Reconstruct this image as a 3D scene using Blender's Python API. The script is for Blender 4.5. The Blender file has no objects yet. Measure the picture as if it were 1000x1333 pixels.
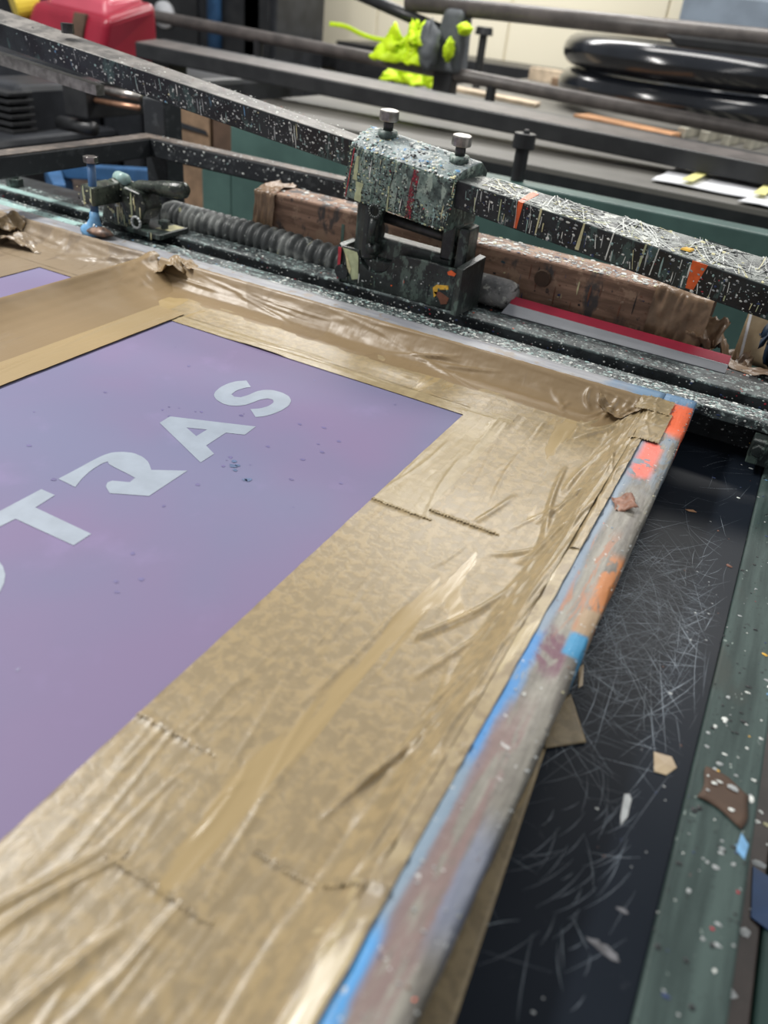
import bpy, bmesh, math, random
from mathutils import Vector, Matrix, noise
random.seed(7)
SC = bpy.context.scene
COL = SC.collection

# ------------------------------------------------------------------ camera, world, lamps, exposure
cam_d = bpy.data.cameras.new('camera')
cam = bpy.data.objects.new('camera', cam_d); COL.objects.link(cam)
right = Vector((0.87798, 0.46782, 0.10147)); down = Vector((0.33729, -0.45417, -0.82460)); fwd = Vector((-0.33968, 0.75821, -0.55654))
m = Matrix.Identity(4)
for i in range(3):
    m[i][0] = right[i]; m[i][1] = -down[i]; m[i][2] = -fwd[i]
m.translation = (0, 0, 0.45)
cam.matrix_world = m
cam_d.sensor_fit = 'HORIZONTAL'; cam_d.sensor_width = 36; cam_d.lens = 36
cam_d.clip_start = 0.02; cam_d.clip_end = 60
cam_d.dof.use_dof = True; cam_d.dof.focus_distance = 0.98; cam_d.dof.aperture_fstop = 5.2
SC.camera = cam
SC.view_settings.view_transform = 'Standard'
SC.view_settings.look = 'None'
SC.view_settings.gamma = 1
SC.view_settings.use_curve_mapping = False
SC.view_settings.exposure = -0.15
w = bpy.data.worlds.new('workshop_air'); SC.world = w; w.use_nodes = True
bg = w.node_tree.nodes['Background']; bg.inputs[0].default_value = (0.93, 0.96, 1.0, 1); bg.inputs[1].default_value = 0.40

def ceiling_lamp(x, y, sx, sy, power, rz=0.0, col=(1.0, 0.98, 0.94)):
    l = bpy.data.lights.new('ceiling_lamp', 'AREA'); l.shape = 'RECTANGLE'; l.size = sx; l.size_y = sy
    l.energy = power; l.color = col
    o = bpy.data.objects.new('ceiling_lamp', l); COL.objects.link(o)
    o.location = (x, y, 2.2); o.rotation_euler = (0, 0, rz)
ceiling_lamp(-2.15, 0.65, 0.32, 1.5, 120)
ceiling_lamp(-0.3, 3.6, 2.6, 0.5, 85)
ceiling_lamp(1.6, 1.2, 0.5, 2.4, 20)
ceiling_lamp(-2.6, 5.0, 2.4, 0.5, 115)

# ------------------------------------------------------------------ node helpers
class NT:
    def __init__(s, mat):
        s.t = mat.node_tree; s.n = s.t.nodes; s.l = s.t.links
        s.bsdf = [x for x in s.n if x.type == 'BSDF_PRINCIPLED'][0]
    def new(s, ty, **kw):
        x = s.n.new(ty)
        for k, v in kw.items(): setattr(x, k, v)
        return x
    def put(s, sock, v):
        if isinstance(v, bpy.types.NodeSocket): s.l.new(v, sock)
        elif isinstance(v, (tuple, list)) and len(v) == 3 and sock.type == 'RGBA': sock.default_value = (*v, 1)
        else: sock.default_value = v
    def coord(s, scale=(1, 1, 1), loc=(0, 0, 0), rot=(0, 0, 0)):
        c = s.new('ShaderNodeTexCoord'); mp = s.new('ShaderNodeMapping')
        s.l.new(c.outputs['Object'], mp.inputs[0])
        mp.inputs['Location'].default_value = loc; mp.inputs['Rotation'].default_value = rot; mp.inputs['Scale'].default_value = scale
        return mp.outputs[0]
    def noise(s, vec, scale=1, detail=3, rough=.55, dist=0):
        x = s.new('ShaderNodeTexNoise'); s.put(x.inputs['Vector'], vec)
        x.inputs['Scale'].default_value = scale; x.inputs['Detail'].default_value = detail
        x.inputs['Roughness'].default_value = rough; x.inputs['Distortion'].default_value = dist
        return x.outputs[0]
    def vor(s, vec, scale=1, feature='F1', out=0):
        x = s.new('ShaderNodeTexVoronoi', feature=feature); s.put(x.inputs['Vector'], vec); x.inputs['Scale'].default_value = scale
        return x.outputs[out]
    def step(s, v, a, b):
        x = s.new('ShaderNodeMapRange', interpolation_type='SMOOTHSTEP'); s.put(x.inputs[0], v)
        x.inputs[1].default_value = a; x.inputs[2].default_value = b
        return x.outputs[0]
    def math(s, op, a, b=0.0):
        x = s.new('ShaderNodeMath', operation=op); s.put(x.inputs[0], a); s.put(x.inputs[1], b); return x.outputs[0]
    def mul(s, *a):
        r = a[0]
        for b in a[1:]: r = s.math('MULTIPLY', r, b)
        return r
    def mix(s, f, a, b):
        x = s.new('ShaderNodeMix', data_type='RGBA'); s.put(x.inputs[0], f); s.put(x.inputs[6], a); s.put(x.inputs[7], b); return x.outputs[2]
    def xyz(s, vec):
        x = s.new('ShaderNodeSeparateXYZ'); s.put(x.inputs[0], vec); return x.outputs
    def rng(s, v, lo, hi, soft):
        return s.mul(s.step(v, lo - soft, lo + soft), s.step(v, hi + soft, hi - soft))
    def bump(s, h, strength=.3, dist=.001):
        x = s.new('ShaderNodeBump'); s.put(x.inputs['Height'], h)
        x.inputs['Strength'].default_value = strength; x.inputs['Distance'].default_value = dist
        s.l.new(x.outputs[0], s.bsdf.inputs['Normal'])
    def out(s, color=None, rough=None, metal=None, spec=None):
        if color is not None: s.put(s.bsdf.inputs['Base Color'], color)
        if rough is not None: s.put(s.bsdf.inputs['Roughness'], rough)
        if metal is not None: s.put(s.bsdf.inputs['Metallic'], metal)
        if spec is not None: s.put(s.bsdf.inputs['Specular IOR Level'], spec)

MATS = {}
def mat(name, fn):
    mt = bpy.data.materials.new(name); mt.use_nodes = True; fn(NT(mt)); MATS[name] = mt; return mt
def plain(name, col, rough=.5, metal=0.0, var=.25, scale=30, bump=.0):
    def fn(t):
        v = t.coord(); n = t.noise(v, scale, 4)
        d = tuple(c * (1 - var) for c in col); l = tuple(min(1, c * (1 + var)) for c in col)
        t.out(t.mix(t.step(n, .3, .7), d, l), rough, metal)
        if bump: t.bump(n, bump)
    return mat(name, fn)
def two(name, a, b, scale, thr=.5, soft=.06, rough=.5, stretch=(1, 1, 1), metal=0.0, bump=.0, detail=5):
    def fn(t):
        v = t.coord(stretch); n = t.noise(v, scale, detail, .6)
        k = t.step(n, thr - soft, thr + soft); n2 = t.noise(t.coord(), 9, 3)
        t.out(t.mix(t.math('MULTIPLY', n2, .5), t.mix(k, a, b), tuple(c * .5 for c in a)), rough, metal)
        if bump: t.bump(n, bump)
    return mat(name, fn)

# paints for real splashes
for nm, c in dict(white=(.72, .74, .70), grey=(.38, .40, .40), teal=(.30, .44, .42), cream=(.66, .62, .36), blue=(.16, .36, .60), red=(.42, .03, .05),
                  orange=(.80, .13, .03), yellow=(.78, .45, .05), black=(.012, .014, .016), green=(.10, .17, .14), palegreen=(.46, .50, .30), dark_red=(.17, .02, .03), coral=(.85, .20, .12),
                  rust=(.18, .07, .04), navy=(.03, .05, .13)).items():
    plain('paint_' + nm, c, .38, 0, .15, 90)

def grime(name, base, dark, specks, rough=.4):
    # crusted paint: mottled base, then layers of speck colour (colour, scale, threshold, stretch)
    def fn(t):
        v = t.coord()
        n = t.noise(v, 22, 6, .65)
        c = t.mix(t.step(n, .38, .62), dark, base)
        for i, (col, sc, thr, st) in enumerate(specks):
            vv = t.coord(st, (i * 3.1, i * 1.7, i * .9))
            k = t.step(t.noise(vv, sc, 5, .7), thr, thr + .05)
            c = t.mix(k, c, col)
        t.out(c, rough)
        t.bump(t.noise(v, 160, 5, .7), .55, .0012)
    return mat(name, fn)
grime('black_paint_crust', (.022, .026, .03), (.008, .009, .011), [((.09, .13, .13), 60, .60, (1, 1, 1)), ((.36, .38, .36), 150, .68, (1, 1, .5))])
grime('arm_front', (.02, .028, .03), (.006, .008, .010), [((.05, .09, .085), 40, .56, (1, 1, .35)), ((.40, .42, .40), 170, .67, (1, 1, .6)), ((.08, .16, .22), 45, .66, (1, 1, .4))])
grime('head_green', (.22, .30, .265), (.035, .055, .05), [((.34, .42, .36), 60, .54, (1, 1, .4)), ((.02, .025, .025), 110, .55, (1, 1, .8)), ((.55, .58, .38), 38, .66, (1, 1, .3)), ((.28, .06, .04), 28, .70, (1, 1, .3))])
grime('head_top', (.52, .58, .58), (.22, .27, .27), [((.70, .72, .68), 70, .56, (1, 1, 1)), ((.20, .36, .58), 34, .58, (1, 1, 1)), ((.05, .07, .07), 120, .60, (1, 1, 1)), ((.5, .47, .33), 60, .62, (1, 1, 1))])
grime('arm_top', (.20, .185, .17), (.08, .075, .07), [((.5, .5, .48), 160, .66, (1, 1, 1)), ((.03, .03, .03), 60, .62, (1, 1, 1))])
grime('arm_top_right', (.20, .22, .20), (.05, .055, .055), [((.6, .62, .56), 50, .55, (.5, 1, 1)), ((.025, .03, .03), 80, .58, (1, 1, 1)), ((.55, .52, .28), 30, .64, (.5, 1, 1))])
grime('rail_top', (.10, .125, .125), (.02, .025, .027), [((.36, .45, .43), 110, .56, (.7, 1, 1)), ((.70, .74, .70), 150, .60, (.7, 1, 1)), ((.012, .014, .016), 90, .575, (.7, 1, 1))])
grime('rail_dark', (.03, .035, .038), (.01, .012, .013), [((.20, .24, .24), 110, .66, (.6, 1, 1)), ((.5, .52, .5), 200, .70, (1, 1, 1))])
grime('bracket_black', (.028, .036, .034), (.010, .013, .013), [((.075, .105, .09), 45, .53, (1, 1, .5)), ((.30, .32, .28), 170, .71, (1, 1, 1))], .32)
grime('clamp_green', (.07, .085, .065), (.012, .016, .014), [((.50, .50, .40), 90, .63, (1, 1, .6)), ((.30, .46, .50), 60, .67, (1, 1, 1)), ((.006, .006, .006), 70, .60, (1, 1, 1))], .22)
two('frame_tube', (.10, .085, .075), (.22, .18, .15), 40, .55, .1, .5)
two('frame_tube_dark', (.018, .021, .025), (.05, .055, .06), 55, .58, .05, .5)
two('dark_steel', (.012, .013, .015), (.028, .029, .031), 12, .5, .2, .42)
two('dark_machine', (.012, .014, .018), (.03, .033, .04), 8, .5, .15, .5)
two('brown_steel', (.085, .075, .07), (.16, .14, .13), 15, .5, .2, .42)
two('teal_steel', (.075, .145, .13), (.055, .11, .10), 9, .5, .2, .45)
plain('dark_green_steel', (.018, .060, .050), .5, 0, .25, 8)
plain('grey_table', (.115, .110, .098), .55, 0, .2, 4)
plain('steel_bolt', (.34, .32, .30), .30, .9, .35, 60)
plain('dark_bolt', (.06, .06, .06), .4, .7, .3, 60)
plain('blue_steel', (.035, .10, .22), .4, 0, .2, 14)
plain('red_plastic', (.26, .014, .032), .35, 0, .15, 5)
plain('red_plastic_highlight', (.50, .08, .12), .3, 0, .1, 5)  # highlight colour for the top of the red container
plain('yellow_plastic', (.75, .55, .06), .4, 0, .1, 10)
plain('hi_vis', (.62, .86, .01), .6, 0, .12, 14)
plain('hi_vis_grey', (.10, .11, .12), .6, 0, .2, 14)
plain('inner_tube', (.010, .012, .016), .17, 0, .2, 10)
plain('cardboard', (.20, .13, .08), .7, 0, .25, 20)
plain('dark_cardboard', (.085, .05, .032), .7, 0, .2, 20)
plain('pale_wood', (.50, .40, .29), .6, 0, .25, 14)
plain('orange_wood', (.42, .22, .11), .6, 0, .25, 14)
plain('pale_slat', (.42, .40, .33), .6, 0, .25, 14)
plain('grey_box', (.18, .22, .27), .5, 0, .15, 6)
plain('paper_white', (.72, .73, .76), .6, 0, .05, 20)
plain('paper_yellow', (.70, .66, .25), .6, 0, .1, 20)
plain('smear_grey', (.12, .12, .13), .5, 0, .4, 90)
two('foot_rust', (.10, .075, .065), (.34, .20, .13), 60, .5, .1, .4)
plain('concrete', (.10, .085, .07), .8, 0, .3, 3)
plain('red_rubber', (.42, .012, .045), .42, 0, .08, 30)
two('brushed_alu', (.42, .43, .46), (.60, .61, .64), 30, .5, .2, .42, (.2, 1, 1), .1)
plain('brown_plank', (.06, .046, .040), .45, 0, .35, 18, .3)
plain('blue_sheet', (.006, .055, .17), .35, 0, .15, 30)
plain('navy_rag', (.012, .03, .06), .6, 0, .3, 30)
plain('copper', (.36, .20, .13), .35, .7, .2, 30)
plain('wood_plain', (.30, .24, .18), .6, 0, .3, 30)
def wallmat(t):
    v = t.coord(); n = t.noise(v, 1.2, 3)
    t.out(t.mix(n, (.66, .61, .47), (.76, .71, .57)), .7)
mat('beige_panel', wallmat)

# --- the screen
def purple(t):
    v = t.coord(); a = t.noise(v, 2.6, 3, .5); b = t.noise(v, 9, 5, .6)
    c = t.mix(t.step(a, .35, .65), (.192, .194, .306), (.228, .182, .302))
    c = t.mix(t.mul(t.step(b, .55, .75), .25), c, (.33, .26, .46))
    t.out(c, t.math('ADD', t.math('MULTIPLY', b, .12), .46), 0, .10)
    t.bump(t.noise(v, 900, 2), .05, .0002)
mat('purple_emulsion', purple)
plain('open_mesh', (.31, .355, .42), .45, 0, .06, 40)
plain('ink_mark', (.10, .15, .28), .4, 0, .2, 60)
plain('violet_mark', (.15, .13, .28), .4, 0, .2, 60)
def tape(name, hi, lo, lift, rough, mott=95, liftthr=.56):
    def fn(t):
        v = t.coord()
        k = t.step(t.noise(v, mott, 5, .65, .4), .42, .60)
        c = t.mix(k, lo, hi)
        sp = t.step(t.vor(v, mott * 2.2), .16, .05)
        c = t.mix(t.mul(sp, .5), c, lift)
        L = t.step(t.noise(t.coord((13, 3.2, 9), (.4, .2, .7)), 1.0, 4, .55, .5), liftthr, liftthr + .025)
        c = t.mix(L, c, lift)
        st = t.noise(t.coord((190, 4, 60)), 1, 3, .6)
        c = t.mix(t.mul(t.step(st, .55, .8), .3), c, lift)
        t.out(c, t.math('ADD', t.mul(t.math('SUBTRACT', 1.0, L), .11), rough), 0, .5)
        h = t.math('ADD', t.mul(k, t.math('SUBTRACT', 1.0, L), .5), t.mul(st, 1.0))
        t.bump(h, .24, .0007)
    return mat(name, fn)
tape('brown_tape', (.365, .275, .150), (.288, .222, .128), (.390, .290, .148), .20, 95, .60)
tape('brown_tape_pale', (.395, .312, .182), (.345, .270, .155), (.42, .335, .195), .20, 80, .6)
tape('brown_tape_old', (.37, .29, .165), (.27, .205, .12), (.44, .35, .20), .22, 60, .5)
tape('brown_tape_smooth_shaded', (.235, .164, .086), (.220, .152, .080), (.25, .175, .093), .38, 30, .4)  # darker tape for the slopes, shade of the turned-away faces in its colour
tape('brown_tape_flat', (.345, .252, .135), (.32, .232, .122), (.36, .265, .14), .32, 30, .5)
tape('brown_tape_left_shade', (.22, .165, .105), (.185, .14, .095), (.26, .20, .135), .30, 40, .5)  # tape left of the flap, greyed to put its shade into the colour
tape('brown_tape_bar_shade', (.26, .20, .11), (.19, .145, .08), (.28, .21, .11), .35, 70, .6)  # tape below the bar, darkened by the bar's shadow painted in
def barpaint(t):
    v = t.coord(); X, Y, Z = t.xyz(v)[:3]
    g = t.noise(t.coord((60, 7, 40)), 1, 6, .65)
    c = t.mix(t.step(g, .35, .65), (.16, .145, .125), (.36, .34, .29))
    n1 = t.noise(t.coord((40, 9, 40), (1, 2, 0)), 1, 5, .6, .6)
    n2 = t.noise(t.coord((70, 22, 40), (4, 1, 2)), 1, 5, .6, .8)
    n3 = t.noise(t.coord((34, 26, 30), (7, 3, 1)), 1, 5, .65, .8)
    n4 = t.noise(t.coord((90, 12, 60), (2, 8, 1)), 1, 6, .7, .5)
    def lay(c, m, col): return t.mix(m, c, col)
    inner = t.step(t.math('ADD', X, t.math('MULTIPLY', n1, .016)), -.050, -.058)
    mid = t.rng(t.math('ADD', X, t.math('MULTIPLY', n1, .012)), -.058, -.036, .003)
    outer = t.step(t.math('ADD', X, t.math('MULTIPLY', n2, .012)), -.040, -.036)
    c = lay(c, t.mul(inner, .75), (.22, .31, .42))
    c = lay(c, t.mul(t.step(n2, .47, .56), t.step(Y, .75, .82), .9), (.21, .26, .31))
    c = lay(c, t.mul(inner, t.rng(Y, .335, .49, .015), t.step(n4, .42, .49)), (.07, .25, .55))
    c = lay(c, t.mul(inner, t.rng(Y, .225, .34, .02), .8), (.20, .28, .36))
    c = lay(c, t.mul(t.rng(X, -.075, -.061, .003), t.rng(Y, .10, .212, .012), t.step(n4, .4, .46)), (.07, .32, .68))
    c = lay(c, t.mul(mid, t.rng(Y, .445, .50, .015), t.step(n3, .42, .52), .9), (.15, .05, .085))
    c = lay(c, t.mul(mid, t.rng(Y, .15, .40, .03), t.step(n4, .44, .52), .8), (.25, .165, .155))
    c = lay(c, t.mul(outer, t.rng(Y, .22, .30, .02), .75), (.20, .23, .32))
    c = lay(c, t.mul(outer, t.rng(Y, .535, .63, .012), t.step(n2, .40, .48)), (.55, .21, .07))
    c = lay(c, t.mul(t.rng(X, -.047, -.02, .002), t.rng(Y, .505, .54, .003)), (.40, .28, .17))
    c = lay(c, t.mul(t.rng(X, -.046, -.02, .002), t.rng(Y, .475, .505, .003)), (.055, .29, .52))
    c = lay(c, t.mul(mid, t.rng(Y, .50, .66, .03), t.step(n4, .52, .58), .8), (.45, .20, .11))
    c = lay(c, t.mul(t.rng(X, -.066, -.045, .006), t.rng(Y, .80, .895, .012), t.step(n3, .44, .48)), (.90, .17, .12))
    c = lay(c, t.mul(t.step(X, -.064, -.058), t.rng(Y, .93, 1.035, .015), t.step(n3, .42, .47)), (.90, .17, .07))
    c = lay(c, t.mul(t.step(Y, 1.03, 1.036), t.step(n2, .35, .5)), (.11, .22, .36))
    c = lay(c, t.step(t.noise(v, 130, 4, .7), .66, .69), (.62, .62, .60))
    c = lay(c, t.step(t.noise(t.coord((1, .3, 1)), 170, 4, .7), .67, .70), (.04, .04, .045))
    t.out(c, .45); t.bump(t.math('ADD', t.noise(t.coord((140, 18, 90)), 1, 5, .7), t.noise(v, 90, 4)), .6, .0015)
mat('painted_bar', barpaint)
def farbar(t):
    v = t.coord(); n = t.noise(t.coord((9, 60, 30)), 1, 5, .6); X = t.xyz(v)[0]
    c = t.mix(t.step(n, .4, .62), (.23, .235, .26), (.34, .345, .36))
    c = t.mix(t.mul(t.step(t.noise(v, 40, 4), .58, .64), .7), c, (.24, .19, .14))
    c = t.mix(t.step(t.math('ADD', X, t.math('MULTIPLY', t.noise(v, 30, 4), .12)), -.10, -.04), c, (.13, .23, .35))
    t.out(c, .4, .0); t.bump(n, .3)
mat('far_bar_paint', farbar)
def blacktop(t):
    v = t.coord(); a = t.noise(v, 5, 5, .6); b = t.noise(v, 70, 5, .7)
    c = t.mix(a, (.007, .010, .015), (.014, .019, .028))
    c = t.mix(t.mul(t.step(b, .62, .75), .4), c, (.06, .065, .075))
    t.out(c, t.math('ADD', t.math('MULTIPLY', a, .15), .30), 0, .10); t.bump(b, .05, .0004)
mat('black_board', blacktop)
plain('scratch', (.40, .46, .52), .5, 0, .3, 40)
plain('scratch_faint', (.13, .155, .185), .5, 0, .3, 40)
def greenrail(t):
    v = t.coord(); n = t.noise(t.coord((55, 4, 30)), 1, 6, .6); s = t.noise(v, 170, 5, .7); b = t.noise(t.coord((16, 7, 10), (1, 1, 1)), 1, 4, .6)
    c = t.mix(t.step(n, .35, .65), (.026, .044, .041), (.066, .100, .092))
    c = t.mix(t.mul(t.step(b, .58, .72), .8), c, (.045, .055, .048))
    c = t.mix(t.step(s, .62, .67), c, (.022, .03, .03))
    c = t.mix(t.step(t.noise(t.coord((40, 18, 10), (5, 2, 1)), 1, 4), .68, .72), c, (.20, .10, .10))
    c = t.mix(t.step(t.noise(t.coord((1, .5, 1), (3, 3, 3)), 190, 3), .70, .73), c, (.30, .36, .33))
    t.out(c, .55, 0, .3); t.bump(s, .35, .0008)
mat('green_rail_paint', greenrail)
def beamwood(t):
    v = t.coord(); n = t.noise(t.coord((5, 30, 46)), 1, 6, .65, .7); b = t.noise(v, 24, 5, .65)
    c = t.mix(t.step(n, .35, .65), (.15, .085, .055), (.37, .225, .155))
    c = t.mix(t.mul(t.step(b, .52, .60), .8), c, (.38, .25, .17)); c = t.mix(t.step(t.noise(v, 75, 5, .7), .62, .66), c, (.07, .05, .045)); c = t.mix(t.step(t.noise(t.coord((1, 1, 1), (2, 5, 8)), 90, 5, .7), .66, .69), c, (.50, .40, .32))
    c = t.mix(t.mul(t.step(t.noise(t.coord((26, 26, 12), (3, 0, 1)), 1, 4), .55, .63), .85), c, (.04, .045, .05))
    c = t.mix(t.step(t.noise(t.coord((34, 34, 40), (6, 2, 9)), 1, 4), .69, .72), c, (.03, .07, .09))
    t.out(c, .6); t.bump(b, .4, .0015)
mat('beam_wood', beamwood)
grime('beam_top', (.30, .27, .23), (.16, .12, .09), [((.62, .62, .60), 60, .54, (.5, 1, 1)), ((.20, .23, .28), 40, .60, (.5, 1, 1))], .5)
def kraft(name, a, b, rough):
    def fn(t):
        v = t.coord(); n = t.noise(v, 26, 5, .6)
        t.out(t.mix(t.step(n, .3, .7), a, b), rough); t.bump(t.noise(v, 60, 4), .35, .001)
    return mat(name, fn)
kraft('kraft_wrap', (.17, .105, .062), (.30, .20, .125), .34)
kraft('tan_wrap', (.34, .25, .15), (.46, .36, .23), .36)
kraft('rust_scrap', (.20, .09, .055), (.40, .21, .14), .5)
def hosem(t):
    v = t.coord(); n = t.noise(v, 60, 5, .65)
    c = t.mix(t.step(t.noise(v, 16, 4), .48, .64), (.05, .055, .055), (.22, .23, .22))
    c = t.mix(t.step(n, .63, .68), c, (.36, .38, .36)); c = t.mix(t.step(t.noise(t.coord((1, 1, 1), (5, 5, 5)), 45, 4), .68, .72), c, (.36, .36, .22))
    t.out(c, .45); t.bump(n, .3)
mat('hose_grey', hosem)
grime('pipe_crust', (.34, .33, .32), (.15, .15, .15), [((.55, .55, .5), 60, .58, (1, 1, 1)), ((.05, .05, .05), 60, .60, (1, .3, 1))], .55)

# ------------------------------------------------------------------ mesh helpers
def origin(o):
    p = Vector((0, 0, 0))
    while o is not None:
        p += o.location; o = o.parent
    return p
class MB:
    def __init__(s): s.v = []; s.f = []; s.mi = []; s.cur = 0
    def add(s, vs, fs, mi=None):
        b = len(s.v); s.v += [Vector(x) for x in vs]; k = s.cur if mi is None else mi
        for f in fs: s.f.append([b + i for i in f]); s.mi.append(k)
        return s
    def hexa(s, p, mi=None):   # 8 points: bottom ring (ccw from above) then top ring
        return s.add(p, [(3, 2, 1, 0), (4, 5, 6, 7), (0, 1, 5, 4), (1, 2, 6, 5), (2, 3, 7, 6), (3, 0, 4, 7)], mi)
    def box(s, x0, x1, y0, y1, z0, z1, mi=None):
        return s.hexa([(x0, y0, z0), (x1, y0, z0), (x1, y1, z0), (x0, y1, z0), (x0, y0, z1), (x1, y0, z1), (x1, y1, z1), (x0, y1, z1)], mi)
    def cyl(s, a, b, r0, r1=None, n=16, mi=None):
        a = Vector(a); b = Vector(b); r1 = r0 if r1 is None else r1
        d = (b - a).normalized(); u = d.orthogonal().normalized(); w_ = d.cross(u)
        vs = []
        for p, r in ((a, r0), (b, r1)):
            for i in range(n):
                t = 2 * math.pi * i / n; vs.append(p + (u * math.cos(t) + w_ * math.sin(t)) * r)
        fs = [(i, (i + 1) % n, n + (i + 1) % n, n + i) for i in range(n)] + [tuple(range(n))[::-1], tuple(range(n, 2 * n))]
        return s.add(vs, fs, mi)
    def tube(s, path, rad, n=12, mi=None, caps=True):
        path = [Vector(p) for p in path]; k = len(path); rad = rad if isinstance(rad, list) else [rad] * k
        vs = []; u = None
        for i, p in enumerate(path):
            d = (path[min(i + 1, k - 1)] - path[max(i - 1, 0)]).normalized()
            u = d.orthogonal().normalized() if u is None else (u - d * u.dot(d)).normalized()
            w_ = d.cross(u)
            for j in range(n):
                t = 2 * math.pi * j / n; vs.append(p + (u * math.cos(t) + w_ * math.sin(t)) * rad[i])
        fs = [(i * n + j, i * n + (j + 1) % n, (i + 1) * n + (j + 1) % n, (i + 1) * n + j) for i in range(k - 1) for j in range(n)]
        if caps: fs += [tuple(range(n))[::-1], tuple(range((k - 1) * n, k * n))]
        return s.add(vs, fs, mi)
    def grid(s, fn, nu, nv, mi=None):
        vs = [fn(i / nu, j / nv) for i in range(nu + 1) for j in range(nv + 1)]
        fs = [(i * (nv + 1) + j, (i + 1) * (nv + 1) + j, (i + 1) * (nv + 1) + j + 1, i * (nv + 1) + j + 1) for i in range(nu) for j in range(nv)]
        return s.add(vs, fs, mi)
    def prism(s, pts, d, mi=None):     # closed outline of 3-D points pushed along d
        n = len(pts); d = Vector(d); a = [Vector(p) for p in pts]; b = [p + d for p in a]
        return s.add(a + b, [tuple(range(n)), tuple(range(2 * n - 1, n - 1, -1))] + [(i, n + i, n + (i + 1) % n, (i + 1) % n) for i in range(n)], mi)
    def build(s, name, mats, parent=None, smooth=False, bevel=0.0, kind=None, label=None, seg=2, thick=0.0, loc=None):
        me = bpy.data.meshes.new(name); off = origin(parent) if parent else Vector((0, 0, 0))
        base = Vector(loc) if loc is not None else Vector((0, 0, 0))
        me.from_pydata([tuple(p - off - base) for p in s.v], [], s.f)
        for mm in (mats if isinstance(mats, (list, tuple)) else [mats]): me.materials.append(MATS[mm])
        for p, k in zip(me.polygons, s.mi):
            p.material_index = k; p.use_smooth = smooth
        o = bpy.data.objects.new(name, me); COL.objects.link(o)
        if loc is not None: o.location = base
        if parent: o.parent = parent
        bm = bmesh.new(); bm.from_mesh(me); bmesh.ops.recalc_face_normals(bm, faces=bm.faces); bm.to_mesh(me); bm.free()
        if bevel:
            md = o.modifiers.new('bevel', 'BEVEL'); md.width = bevel; md.segments = seg; md.limit_method = 'ANGLE'; md.angle_limit = .6
        if thick:
            md = o.modifiers.new('thickness', 'SOLIDIFY'); md.thickness = thick; md.offset = -1
        if kind: o['kind'] = kind
        if label: o['label'] = label
        return o
def tag(o, label, cat, group=None, kind=None):
    o['label'] = label; o['category'] = cat
    if group: o['group'] = group
    if kind: o['kind'] = kind
    return o
def thing(name, label, cat, loc, group=None):
    o = bpy.data.objects.new(name, None); o.empty_display_size = .05; COL.objects.link(o); o.location = loc
    return tag(o, label, cat, group)
def fb(x, y, z=0.0, o=3):
    r = 0; a = 1; t = 0
    for i in range(o):
        r += a * noise.noise(Vector((x, y, z + 7.3 * i))); t += a; a *= .5; x *= 2.03; y *= 2.03
    return r / t

def splash(name, parent, faces, n, rmin, rmax, pal, seed=1, drip=0.0, flat=.22, dens=None, skew=2.2):
    # raised drops of dried paint; faces = (origin, u, v) spans, normal u x v
    rd = random.Random(seed); names = [p[0] for p in pal]; wts = [p[1] for p in pal]
    mb = MB()
    areas = [Vector(f[1]).cross(Vector(f[2])).length for f in faces]
    for i in range(n):
        O, U, V = [Vector(q) for q in faces[rd.choices(range(len(faces)), areas)[0]]]
        N = U.cross(V).normalized(); ul = U.length; vl = V.length; u = U / ul; v = V / vl
        a, b = rd.random(), rd.random()
        if dens and rd.random() > dens(a, b): continue
        r = rmin + (rmax - rmin) * rd.random() ** skew
        su, sv = r * rd.uniform(.7, 1.5), r * rd.uniform(.6, 1.1)
        isd = rd.random() < drip
        if isd: su = r * .55; sv = r * rd.uniform(3, 8)
        c = O + U * min(max(a, su / ul), 1 - su / ul) + V * min(max(b, min(.5, sv / vl)), max(.5, 1 - sv / vl)); c += N * .0003
        k = 7; ph = rd.random() * 6; h = min(su, sv) * flat
        ring = []
        for j in range(k):
            t = 6.2832 * j / k + ph; q = rd.uniform(.7, 1.25)
            ring.append(c + u * math.cos(t) * su * q + v * math.sin(t) * sv * q)
        mid = [c + (p - c) * .6 + N * h for p in ring]
        mb.add(ring + mid, [(j, (j + 1) % k, k + (j + 1) % k, k + j) for j in range(k)] + [tuple(range(k, 2 * k))], rd.choices(range(len(pal)), wts)[0])
    return mb.build(name, ['paint_' + q for q in names], parent, True, kind='stuff')
def strands(name, parent, O, U, V, n, lmin, lmax, wd, pal, seed=1, ang=None):
    rd = random.Random(seed); O, U, V = Vector(O), Vector(U), Vector(V); N = U.cross(V).normalized(); mb = MB()
    u = U.normalized(); v = V.normalized()
    names = [p[0] for p in pal]; wts = [p[1] for p in pal]
    for i in range(n):
        L = rd.uniform(lmin, lmax); a = rd.uniform(*ang) if ang else rd.uniform(0, 6.28); w_ = wd * rd.uniform(.5, 1.4)
        x, y = rd.uniform(0, U.length), rd.uniform(0, V.length); curl = rd.uniform(-30, 30) * .4
        pts = []; sg = 7
        for j in range(sg + 1):
            if 0 <= x <= U.length and 0 <= y <= V.length: pts.append((x, y, a))
            x += math.cos(a) * L / sg; y += math.sin(a) * L / sg; a += curl * L / sg
        if len(pts) < 3: continue
        vs = []
        for (px, py, aa) in pts:
            nx, ny = -math.sin(aa), math.cos(aa)
            for q, hh in ((-1, .0002), (0, .0008), (1, .0002)):
                vs.append(O + u * (px + nx * w_ * q) + v * (py + ny * w_ * q) + N * hh)
        fs = []
        for j in range(len(pts) - 1):
            b = j * 3; fs += [(b, b + 1, b + 4, b + 3), (b + 1, b + 2, b + 5, b + 4)]
        mb.add(vs, fs, rd.choices(range(len(pal)), wts)[0])
    return mb.build(name, ['paint_' + q for q in names], parent, True, kind='stuff')

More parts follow.
